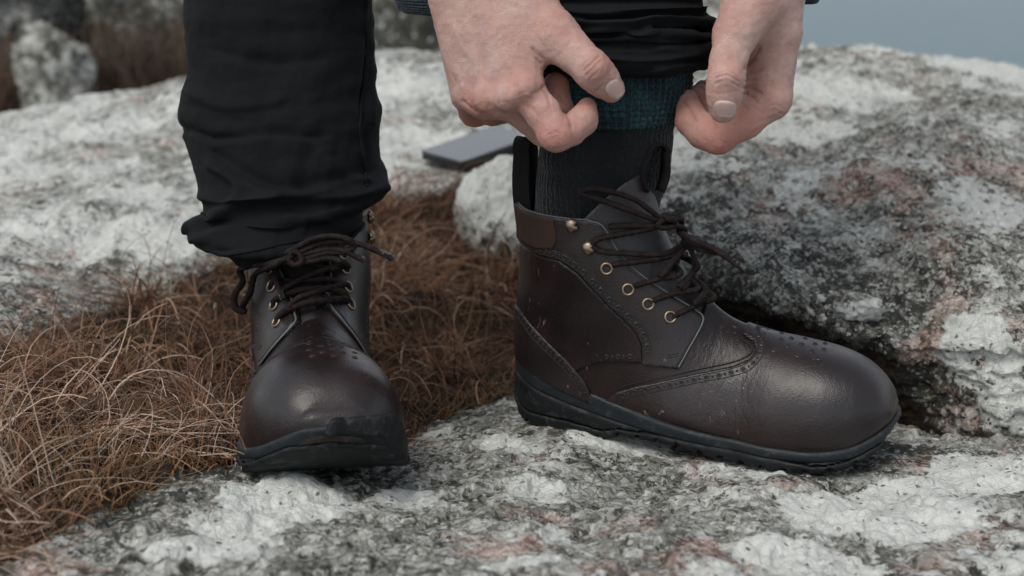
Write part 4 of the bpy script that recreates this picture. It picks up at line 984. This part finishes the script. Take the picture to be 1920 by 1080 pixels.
def make_hand(palm, fingers, thumb, bumps, h=.0012, seed=0, k_palm=.013, k_thumb=.011):
    allp = [bone(p)[0] for ch in palm + fingers + [thumb] for p in ch]
    lo = np.min(allp, 0) - .034; hi = np.max(allp, 0) + .034; hi[2] = min(hi[2], .47)
    n = np.ceil((hi - lo) / h).astype(int)
    ax3 = [lo[i] + h * np.arange(n[i]) for i in range(3)]
    def local(a, b, r, fn, pad=.016):
        "a field worked out only near the bone; far away it is a plain large number"
        out = np.full(n, .05, np.float32); sl = []
        for i in range(3):
            i0 = int(max(0, math.floor((min(a[i], b[i]) - r - pad - lo[i]) / h))); i1 = int(min(n[i], math.ceil((max(a[i], b[i]) + r + pad - lo[i]) / h)))
            if i1 <= i0: return out
            sl.append(slice(i0, i1))
        G = np.stack(np.meshgrid(*[ax3[i][sl[i]] for i in range(3)], indexing='ij'), -1)
        out[tuple(sl)] = np.minimum(fn(G), .05); return out
    def chain(ch, k=.004):
        d = None
        for p, q in zip(ch[:-1], ch[1:]):
            (a, r1), (b, r2) = bone(p), bone(q); e = local(a, b, max(r1, r2), lambda G: round_cone(G, a, b, r1, r2)); d = e if d is None else smin(d, e, k)
        return d
    pd = None
    for ch in palm:
        e = chain(ch); pd = e if pd is None else smin(pd, e, k_palm)
    for p in bumps:
        c, r = bone(p); pd = smin(pd, local(c, c, r, lambda G: np.linalg.norm(G - c, axis=-1) - r), .007)
    H = None
    for ch in fingers:
        e = smin(pd, chain(ch, .005), .006); H = e if H is None else smin(H, e, .0012)
    H = smin(H, smin(pd, chain(thumb, .006), k_thumb), .0015)
    V, Q = surface_nets(H, lo, h); return relax(V, Q, 3, .5), Q
def vnormals(V, Q):
    n = np.cross(V[Q[:, 2]] - V[Q[:, 0]], V[Q[:, 3]] - V[Q[:, 1]]); N = np.zeros_like(V)
    for k in range(4):
        for a in range(3): N[:, a] += np.bincount(Q[:, k], weights=n[:, a], minlength=len(V))
    return N / (np.linalg.norm(N, axis=1)[:, None] + 1e-12)
def line_field(V, N, lines, face=(0, -1, 0)):
    q = to_px(V); f = np.zeros(len(V)); vis = sstep(-.15, .25, -(N @ np.array([0, _cp, -_sp])))
    for pts, amp, w in lines:
        c = spline(pts, 24) if len(pts) > 2 else np.linspace(pts[0], pts[1], 12); d = np.full(len(V), 1e9)
        for a, b in zip(c[:-1], c[1:]):
            e = b - a; t = np.clip(((q - a) @ e) / (e @ e + 1e-9), 0, 1); v = q - a - t[:, None] * e; d = np.minimum(d, np.hypot(v[:, 0], v[:, 1]))
        f += amp * np.exp(-(d / w)**2)
    return f * vis
def finish_hand(V, Q, creases, veins, flush, seed):
    N = vnormals(V, Q); cr = line_field(V, N, creases); ve = line_field(V, N, veins)
    # sharp inner creases between finger pieces stay as the field made them; add skin creases and tendons
    W = V + N * (-.0013 * cr + .0012 * ve + .0006 * fbm(V * 80, 3, seed) + .00035 * fbm(V * 260, 2, seed + 7))[:, None]
    fl = np.zeros(len(V))
    for px, py, y, r, a in flush:
        c = at_y(px, py, y); fl = np.maximum(fl, a * np.exp(-(np.linalg.norm(V - c, axis=1) / r)**2))
    fl = np.clip(fl + .10 * fbm(V * 45, 3, seed + 3), 0, 1)
    return pmesh('hand', W, Q, M_SKIN, attrs=dict(flush=fl, crease=np.clip(cr, 0, 1), vein=np.clip(ve, 0, 1)))
def nail(hand, V, Q, c, ax, w, l, lift=.0007):
    bvh = BVHTree.FromPolygons([tuple(v) for v in V], [tuple(int(i) for i in q) for q in Q])
    ax = np.array(ax, float); ax /= np.linalg.norm(ax); bx = np.array([-ax[1], ax[0]]); rows = []
    nr, na = 6, 28; pts = []
    for i in range(1, nr + 1):
        for j in range(na):
            a = 2 * np.pi * j / na; ca, sa = math.cos(a), math.sin(a); e = 2 / 2.9
            u = abs(ca)**e * math.copysign(1, ca) * i / nr * w / 2; v = abs(sa)**e * math.copysign(1, sa) * i / nr * l / 2
            pts.append((c[0] + bx[0] * u + ax[0] * v, c[1] + bx[1] * u + ax[1] * v, i / nr)); rows.append(v / (l / 2))
    out = []
    for px, py, k in [(c[0], c[1], 0)] + pts:
        hh = bvh.ray_cast(Vector(CAM_LOC), Vector(ray(px, py)).normalized())
        if hh[0] is None or (out and np.linalg.norm(np.array(hh[0]) - out[0]) > .02): out.append(out[-1].copy()); continue
        out.append(np.array(hh[0] + hh[1] * (lift * (1.0 if k < .95 else .1))))
    F = [(0, 1 + j, 1 + (j + 1) % na) for j in range(na)] + [(1 + i * na + j, 1 + (i + 1) * na + j, 1 + (i + 1) * na + (j + 1) % na, 1 + i * na + (j + 1) % na) for i in range(nr - 1) for j in range(na)]
    return pmesh('fingernail', np.array(out), [f[::-1] for f in F], M_NAIL, None, attrs=dict(along=[0] + rows))
# hand over the near side of the leg (its back to the lens)
RP = [[(866, -330, .15, 78), (872, -70, .045, 62), (850, -10, .022, 46), (880, 176, .000, 33)], [(900, -330, .14, 78), (905, -70, .035, 62), (880, -10, .012, 48), (908, 188, -.018, 33)], [(905, -70, .030, 62), (916, -10, .004, 48), (947, 186, -.028, 34)], [(935, -70, .030, 58), (952, -10, .002, 48), (984, 166, -.032, 35)],
      [(955, -30, .010, 52), (1000, 20, .000, 46), (1040, 66, -.018, 40)], [(985, 36, -.002, 40), (988, 105, -.010, 30)]]
RF = [[(984, 166, -.032, 35), (1018, 213, -.043, 31), (1042, 251, -.050, 32), (1070, 245, -.044, 27), (1093, 226, -.036, 26), (1100, 202, -.022, 19)],
      [(947, 186, -.028, 33), (1018, 244, -.008, 28), (1046, 204, .000, 27), (1043, 160, .002, 25)],
      [(908, 188, -.018, 32), (922, 204, .030, 29), (978, 205, .040, 25), (1000, 175, .040, 22)],
      [(880, 176, .000, 31), (889, 208, .034, 28), (938, 206, .048, 24), (962, 186, .048, 20)]]
RT = [(1040, 66, -.018, 40), (1078, 100, -.028, 34), (1110, 131, -.034, 34), (1130, 150, -.032, 29), (1147, 167, -.028, 25)]
RBUMP = [(985, 166, -.046, 21), (946, 184, -.044, 20), (909, 186, -.034, 20), (880, 176, -.012, 19), (1114, 128, -.044, 21)]
Vr, Qr = make_hand(RP, RF, RT, RBUMP, seed=1)
RCR = [([(972, 178), (984, 172), (998, 176)], .35, 2.2), ([(974, 186), (986, 181), (1000, 186)], .35, 2.2), ([(934, 194), (946, 190), (958, 196)], .35, 2.2), ([(898, 196), (908, 193), (920, 200)], .4, 2.2), ([(1030, 262), (1044, 258), (1056, 266)], .35, 2.2), ([(1028, 254), (1040, 246), (1050, 250)], .3, 2.2), ([(1000, 60), (1012, 72), (1020, 88)], .25, 2.5), ([(1094, 132), (1108, 118), (1124, 104)], .9, 2.4), ([(1098, 142), (1114, 126), (1128, 112)], .7, 2.2), ([(1104, 150), (1120, 134)], .5, 2.2), ([(1090, 124), (1106, 110)], .5, 2.2), ([(1058, 208), (1068, 222), (1072, 240)], 1.0, 2.6), ([(1018, 162), (1026, 178), (1030, 196)], .7, 3), ([(1000, 176), (1014, 168), (1022, 160)], .6, 3), ([(1046, 178), (1056, 190)], .8, 2.4),
       ([(1000, 92), (1012, 104), (1020, 110)], .9, 3), ([(1004, 108), (1014, 118)], .8, 3), ([(868, 190), (880, 200), (892, 210)], 1.0, 3), ([(1020, 210), (1032, 200)], .4, 2.5), ([(985, 196), (1000, 206), (1010, 218)], .35, 3), ([(1112, 178), (1120, 168), (1128, 162)], .35, 2.5), ([(1062, 84), (1070, 76)], .3, 3)]
RVE = [([(898, 30), (908, 70), (922, 120), (938, 168)], .9, 12), ([(868, 60), (882, 110), (902, 168)], .7, 11), ([(850, 40), (862, 84), (888, 112), (896, 150)], .45, 5), ([(940, 30), (930, 76), (950, 120)], .35, 5), ([(838, 90), (852, 130), (864, 160)], .4, 6)]
RFL = [(985, 170, -.04, .014, .7), (945, 188, -.035, .015, .6), (905, 195, -.03, .016, .8), (882, 215, .02, .022, 1.0), (1045, 258, -.05, .020, .8), (1095, 215, -.03, .013, .9), (1050, 150, 0, .016, .8), (1045, 200, 0, .016, .7), (1115, 130, -.04, .013, .5), (1135, 178, -.03, .011, .6), (1012, 105, -.01, .012, .7), (1060, 60, -.03, .018, .35), (965, 215, -.01, .018, .8), (830, 60, .03, .025, .2)]
hand_r = finish_hand(Vr, Qr, RCR, RVE, RFL, 3)
n1 = nail(hand_r, Vr, Qr, (1153, 167), (.64, .77), 33, 35); n1.parent = hand_r
# hand at the far side (thumb to the lens)
LP = [[(1470, -330, .15, 78), (1446, -70, .050, 60), (1450, -20, .012, 57), (1452, 60, .006, 48), (1447, 188, .000, 33)], [(1450, -70, .055, 58), (1446, -20, .035, 52), (1452, 176, .030, 32)], [(1440, -20, .055, 48), (1450, 160, .052, 30)], [(1432, -20, .07, 42), (1444, 148, .07, 27)],
      [(1440, -60, .03, 56), (1412, 4, -.010, 55), (1378, 66, -.028, 40)], [(1420, 20, .004, 46), (1424, 80, .008, 34)], [(1430, 60, .02, 36), (1430, 160, .02, 30)]]
LF = [[(1447, 188, .000, 33), (1398, 226, -.006, 32), (1346, 256, -.010, 31), (1318, 246, -.004, 30), (1296, 226, .006, 28), (1289, 190, .020, 22)],
      [(1452, 176, .030, 32), (1372, 236, .030, 30), (1324, 212, .032, 26), (1310, 178, .034, 21)],
      [(1450, 160, .052, 30), (1380, 215, .060, 28), (1335, 195, .060, 24), (1322, 170, .060, 21)],
      [(1444, 148, .070, 27), (1390, 190, .082, 25), (1350, 180, .082, 21), (1338, 160, .08, 19)]]
LT = [(1378, 66, -.028, 40), (1366, 112, -.038, 32), (1361, 150, -.046, 33), (1358, 178, -.046, 30), (1356, 203, -.042, 27)]
LBUMP = [(1454, 190, -.008, 25), (1362, 146, -.054, 21)]
Vl, Ql = make_hand(LP, LF, LT, LBUMP, seed=2, k_thumb=.005)
LCR = [([(1440, 200), (1456, 196), (1470, 204)], .35, 2.2), ([(1436, 210), (1454, 206), (1468, 214)], .35, 2.2), ([(1336, 266), (1348, 262), (1362, 268)], .4, 2.2), ([(1404, 196), (1420, 204), (1432, 214)], .4, 2.2), ([(1436, 140), (1446, 150), (1452, 164)], .3, 2.4), ([(1424, 92), (1412, 110), (1398, 128)], 1.2, 3.2), ([(1340, 146), (1362, 140), (1386, 152)], .8, 2.2), ([(1342, 156), (1364, 151), (1386, 162)], .6, 2.0), ([(1344, 138), (1364, 132), (1382, 142)], .4, 2.0), ([(1394, 164), (1410, 166), (1428, 174)], .9, 2.6), ([(1392, 176), (1412, 182), (1420, 192)], .7, 2.4), ([(1400, 140), (1416, 136), (1430, 130)], .6, 2.6), ([(1398, 152), (1420, 150)], .5, 2.4), ([(1390, 190), (1402, 204)], .6, 2.4), ([(1405, 120), (1420, 112)], .5, 2.4),
       ([(1282, 190), (1296, 206), (1306, 226)], 1.0, 2.6), ([(1340, 226), (1342, 240)], .9, 2.4), ([(1298, 186), (1316, 180)], .5, 2.2), ([(1410, 232), (1440, 222), (1464, 212)], .35, 3), ([(1345, 176), (1362, 172), (1378, 180)], .25, 2.5)]
LVE = [([(1470, 10), (1466, 80), (1458, 150)], .5, 9)]
LFL = [(1348, 265, -.01, .022, 1.0), (1295, 220, .01, .017, 1.0), (1288, 190, .02, .012, .6), (1400, 232, -.01, .020, .7), (1410, 185, 0, .018, .6), (1462, 205, 0, .013, .7), (1362, 145, -.05, .012, .5), (1357, 190, -.05, .010, .3), (1318, 195, .03, .016, .9), (1412, 110, 0, .014, .6), (1345, 60, -.02, .016, .4), (1440, 235, .03, .02, .8)]
hand_l = finish_hand(Vl, Ql, LCR, LVE, LFL, 5)
n2 = nail(hand_l, Vl, Ql, (1359, 204), (-.08, 1), 44, 31); n2.parent = hand_l
# ------------------------------------------------------------------ dry grass, moss and heather
def strand_material(name, stops):
    m = mat(name, (.2, .12, .08), .75, spec=.3); t = NT(m)
    c = t.ramp(t.attr('hue'), stops); tip = t.attr('tip')
    c = t.mix(t.math('MULTIPLY', tip, .22), c, (.42, .315, .235))
    t.set(Base__Color=c); t.b.inputs['Subsurface Weight'].default_value = 0.0
    return m
M_STRAW = strand_material('dry grass blades', [(0.0, (.050, .022, .012)), (.3, (.165, .066, .030)), (.6, (.30, .155, .085)), (1.0, (.53, .41, .32))])
M_MOSS = strand_material('brown and green moss', [(0.0, (.016, .009, .006)), (.30, (.070, .028, .012)), (.5, (.150, .058, .020)), (.66, (.085, .075, .030)), (.82, (.20, .080, .022)), (1.0, (.26, .14, .06))])
M_HEATH = strand_material('dry heather', [(0.0, (.012, .008, .006)), (.5, (.050, .024, .016)), (1.0, (.14, .065, .040))])
def strands(name, root, direc, length, m, radius, hue, label, droop=1.0, curl=.5, n=8, seed=0, zfun=None, lift=.0):
    length = np.where(np.random.RandomState(seed + 5).uniform(size=len(length)) < .18, length * .45, length)
    N = len(root); rs = np.random.RandomState(seed); P = np.zeros((N, n, 3)); P[:, 0] = root
    d = direc / np.linalg.norm(direc, axis=1)[:, None]; seg = (length / (n - 1))[:, None]
    axis = rs.normal(size=(N, 3)) * curl
    for k in range(1, n):
        P[:, k] = P[:, k-1] + d * seg
        d = d + np.cross(axis, d) * .22 + np.array([0, 0, -1.0]) * (.16 * droop * rs.uniform(.4, 1.6, (N, 1))) + rs.normal(size=(N, 3)) * .05
        d /= np.linalg.norm(d, axis=1)[:, None]
    if zfun is not None:
        g = zfun(P[..., 0], P[..., 1]) + lift + rs.uniform(0, .012, (N, 1)) * np.linspace(0, 1, n)[None, :]
        P[..., 2] = np.where(np.arange(n)[None, :] > 0, np.maximum(P[..., 2], g), P[..., 2])
    T = np.gradient(P, axis=1); T /= np.linalg.norm(T, axis=-1)[..., None] + 1e-12
    ref = np.zeros_like(T); ref[..., 2] = 1; ref[np.abs(T[..., 2]) > .9] = (1, 0, 0)
    U = np.cross(T, ref); U /= np.linalg.norm(U, axis=-1)[..., None] + 1e-12; W = np.cross(T, U)
    r = radius[:, None] * np.linspace(1, .35, n)[None, :]
    a = np.arange(3) * 2 * np.pi / 3
    V = P[:, :, None] + r[..., None, None] * (np.cos(a)[None, None, :, None] * U[:, :, None] + .7 * np.sin(a)[None, None, :, None] * W[:, :, None])
    base = (np.arange(N) * n * 3)[:, None, None]; i = np.arange(n - 1)[None, :, None] * 3; j = np.arange(3)[None, None, :]; jn = (j + 1) % 3
    F = np.stack([base + i + j, base + i + jn, base + i + 3 + jn, base + i + 3 + j], -1).reshape(-1, 4)
    o = link_mesh(name, V.reshape(-1, 3), F, m, attrs=dict(hue=np.repeat(hue, n * 3), tip=np.tile(np.repeat(np.linspace(0, 1, n), 3), N)))
    tag(o, label, kind='stuff'); return o
rs = np.random.RandomState(7)
def scatter(n, box, cond):
    out = []
    while sum(map(len, out)) < n:
        q = rs.uniform((box[0], box[2]), (box[1], box[3]), (n * 3, 2)); out.append(q[cond(q[:, 0], q[:, 1])])
    return np.concatenate(out)[:n]
def rooted(q): return np.stack([q[:, 0], q[:, 1], ground_z(q[:, 0], q[:, 1]) - .002], 1)
def clumped(n, per, box, cond, spread):
    c = scatter(max(1, n // per), box, cond); k = rs.randint(0, len(c), n); q = c[k] + rs.normal(size=(n, 2)) * spread
    keep = cond(q[:, 0], q[:, 1]); return q[keep], k[keep], c
inside = lambda m: (lambda x, y: hollow_sdf(x, y) < m)
# left bank: long straw combed over itself
def bank(n, box, cond, seed, lean, hue_mu, lmin, lmax, label, per=34, spread=.016, droop=1.0, rad=(.00035, .00072), up=(.35, 1.1), bias=(0, 0), name='dry_grass', m=None):
    q, k, c = clumped(n, per, box, cond, spread); N = len(q); r2 = np.random.RandomState(seed)
    ang = r2.uniform(0, 2 * np.pi, len(c)); cd = np.stack([np.cos(ang), np.sin(ang)], 1) * lean + np.array(bias)
    d = np.concatenate([cd[k] + r2.normal(size=(N, 2)) * .45, r2.uniform(up[0], up[1], (N, 1))], 1)
    pale = r2.uniform(size=N) < hue_mu - .25
    hue = np.clip(np.where(pale, r2.normal(.92, .08, N), r2.normal(.30, .18, N)) + r2.normal(0, .10, len(c))[k], 0, 1)
    return strands(name, rooted(q), d, r2.uniform(lmin, lmax, N) * .84, m or M_STRAW, r2.uniform(*rad, N), hue, label, droop, .55, 9, seed, GROUND, .002)
front = lambda x, y: (hollow_sdf(x, y) < -.012) & (y < .02) & (x < -.14)
mid = lambda x, y: (hollow_sdf(x, y) < .004) & (x < -.10) & (y > -.02) & (y < .62)
cen = lambda x, y: (hollow_sdf(x, y) < .0) & (x > -.24) & (y > .13)
bank(1700, (-.66, -.14, -.45, .03), front, 21, 1.0, .72, .06, .15, 'pale tangled dry grass spilling over the slab beside the laced boot', bias=(.45, -.35), droop=1.15, per=46, spread=.013, rad=(.0003, .0012))
bank(900, (-.66, -.14, -.45, .10), front, 26, .5, .86, .05, .11, 'pale loose straws on top of the tangled grass', bias=(.3, -.1), droop=.8, per=3, spread=.02, up=(.5, 1.5), rad=(.0003, .0007))
bank(1900, (-.62, -.10, -.02, .62), mid, 22, .8, .40, .05, .125, 'russet dry grass along the foot of the pale slab', bias=(-.40, .25), droop=.95, up=(.4, 1.3), spread=.014, per=60, rad=(.0003, .0014))
bank(1600, (-.24, .06, .13, .84), cen, 23, .9, .34, .05, .14, 'matted russet grass in the hollow between the boots', bias=(.3, -.1), droop=1.1, spread=.015, per=60, rad=(.0003, .0014))
q = scatter(24000, (-.70, .06, -.45, .84), lambda x, y: (hollow_sdf(x, y) < .010) & (rs.uniform(size=x.shape) < np.clip(1.6 - (y + .3) * .9, .35, 1)))
N = len(q); mh = np.clip(rs.normal(.46, .20, N) + .5 * fbm(np.stack([q[:, 0] * 9, q[:, 1] * 9, q[:, 0] * 0], 1), 2, 5) + .35 * np.exp(-((q[:, 0] + .04) / .08)**2 - ((q[:, 1] - .15) / .05)**2), 0, 1)
strands('moss', rooted(q), np.concatenate([rs.normal(size=(N, 2)) * .8, rs.uniform(.4, 1.2, (N, 1))], 1), rs.uniform(.010, .030, N), M_MOSS, rs.uniform(.0005, .0011, N), mh, 'brown and green moss under the dry grass', .6, .6, 5, 31, GROUND)
# rust-brown heather below the far boulders
hb = np.array([(-1.00, 2.42), (-.90, 2.34), (-.80, 2.40), (-.68, 2.50), (-1.32, 2.25), (-1.40, 2.4), (-.85, 2.6)])
kk = rs.randint(0, len(hb), 4200); q = hb[kk] + rs.normal(size=(4200, 2)) * .06
strands('heather', np.stack([q[:, 0], q[:, 1], np.full(len(q), -.18) - .1 * np.hypot(*(q - hb[kk]).T)], 1), np.concatenate([(q - hb[kk]) * 5 + rs.normal(size=(len(q), 2)) * .25, rs.uniform(.8, 1.4, (len(q), 1))], 1), rs.uniform(.14, .32, len(q)), M_HEATH, rs.uniform(.0020, .0042, len(q)), np.clip(rs.normal(.28, .25, len(q)) + np.array([-.25, .0, -.15, .25, .35, .2, 0])[kk], 0, 1), 'rust-brown heather growing below the far boulders', .25, .5, 6, 41)
# stray straws on the rock beside the toe
sp = np.array([at_y(1690, 690, .06), at_y(1720, 640, .10), at_y(1700, 700, .06), at_y(1095, 772, .0), at_y(1050, 790, .0)])
# ------------------------------------------------------------------ telephone lying on the slab
def phone():
    best = None
    for y0 in np.linspace(.70, .95, 11):
        for s in np.linspace(.0, .5, 26):
            for sx in np.linspace(-.3, .3, 25):
                B = at_y(868, 314, y0); nv = np.array([-sx, -s, 1.0]); nv /= np.linalg.norm(nv)
                hp = lambda px, py: (lambda d: np.array(CAM_LOC) + d * (((B - np.array(CAM_LOC)) @ nv) / (d @ nv)))(ray(px, py))
                A, Cc = hp(777, 290), hp(1018, 263); a, b = A - B, Cc - B; la, lb = np.linalg.norm(a), np.linalg.norm(b)
                e = abs(la - .076) / .076 + abs(lb - .152) / .152 + abs(a @ b) / (la * lb) + .3 * abs(sx) + .15 * abs(s - .2)
                if best is None or e < best[0]: best = (e, A, B, Cc, nv, y0, s, sx)
    _, A0, B0, C0, nrm, *_q = best
    e1 = (A0 - B0) / np.linalg.norm(A0 - B0); e2 = np.cross(e1, nrm); e2 = e2 if e2 @ (C0 - B0) > 0 else -e2
    w, l, t = .076, .152, .0105
    def plate(W, L, T, rad, z0, bev=.0012, n=8):
        out = []
        for dz, ins in ((0, bev), (bev, 0), (T - bev, 0), (T, bev)):
            ring = []
            for cx, cy, a0 in ((W - rad, L - rad, 0), (rad, L - rad, 90), (rad, rad, 180), (W - rad, rad, 270)):
                for k in range(n + 1):
                    a = math.radians(a0 + 90 * k / n); ring.append((cx + (rad - ins) * math.cos(a), cy + (rad - ins) * math.sin(a), z0 + dz))
            out.append(ring)
        V = np.array(out).reshape(-1, 3); m_ = len(out[0]); F = [tuple(f) for f in grid_faces(4, m_, wrap_v=True)[:, ::-1]] + [tuple(range(m_))[::-1], tuple(range(3 * m_, 4 * m_))]
        return V, F
    root = empty('telephone', tuple(B0)); M3 = Matrix(((e1[0], e2[0], nrm[0]), (e1[1], e2[1], nrm[1]), (e1[2], e2[2], nrm[2])))
    if M3.determinant() < 0: M3 = Matrix(((e2[0], e1[0], nrm[0]), (e2[1], e1[1], nrm[1]), (e2[2], e1[2], nrm[2]))); w, l = l, w
    root.rotation_euler = M3.to_euler(); tag(root, 'pale grey smartphone with a black rim lying on the slab above the grass', 'phone')
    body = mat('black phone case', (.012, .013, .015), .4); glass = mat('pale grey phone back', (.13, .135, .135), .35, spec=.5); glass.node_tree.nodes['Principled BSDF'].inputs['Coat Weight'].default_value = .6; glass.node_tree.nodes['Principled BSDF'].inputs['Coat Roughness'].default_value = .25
    link_mesh('case', *plate(w, l, t, .010, -.004), body, root, smooth=False)
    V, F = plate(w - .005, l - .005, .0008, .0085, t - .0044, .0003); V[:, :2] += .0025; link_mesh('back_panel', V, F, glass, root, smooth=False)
    V, F = plate(.0016, .012, .0024, .0007, .0, .0003); V[:, 0] -= .0010; V[:, 1] += l * .6; link_mesh('side_button', V, F, body, root, smooth=False)
phone()
# ------------------------------------------------------------------ loose pebbles on the ledge
def on_ledge(px, py):
    bv = on_ledge.b; h = bv.ray_cast(Vector(CAM_LOC), Vector(ray(px, py)).normalized()); return h[0]
_lp = LEDGE_P.reshape(-1, 3); on_ledge.b = BVHTree.FromPolygons([tuple(v) for v in _lp], [tuple(int(i) for i in f) for f in grid_faces(*LEDGE_P.shape[:2])])
for px, py, s, seed, label, bias in ((1668, 468, .0085, 71, 'small grey pebble lying on top of the ledge', (-.1, -.05, -.2, -.1, 0)), (1690, 396, .0075, 72, 'pinkish pebble lying on top of the ledge', (-.1, -.1, .2, -.1, 0)), (1606, 585, .016, 73, 'lumpy white stone stuck on the lip of the ledge above the boot toe', (.10, -.03, -.2, -.2, 0))):
    p = on_ledge(px, py); 
    if p is not None: boulder('pebble', (p.x, p.y, p.z + s * .25), (s * 1.2, s, s * .75), seed, label, 28, None, .34, bias, group=None)
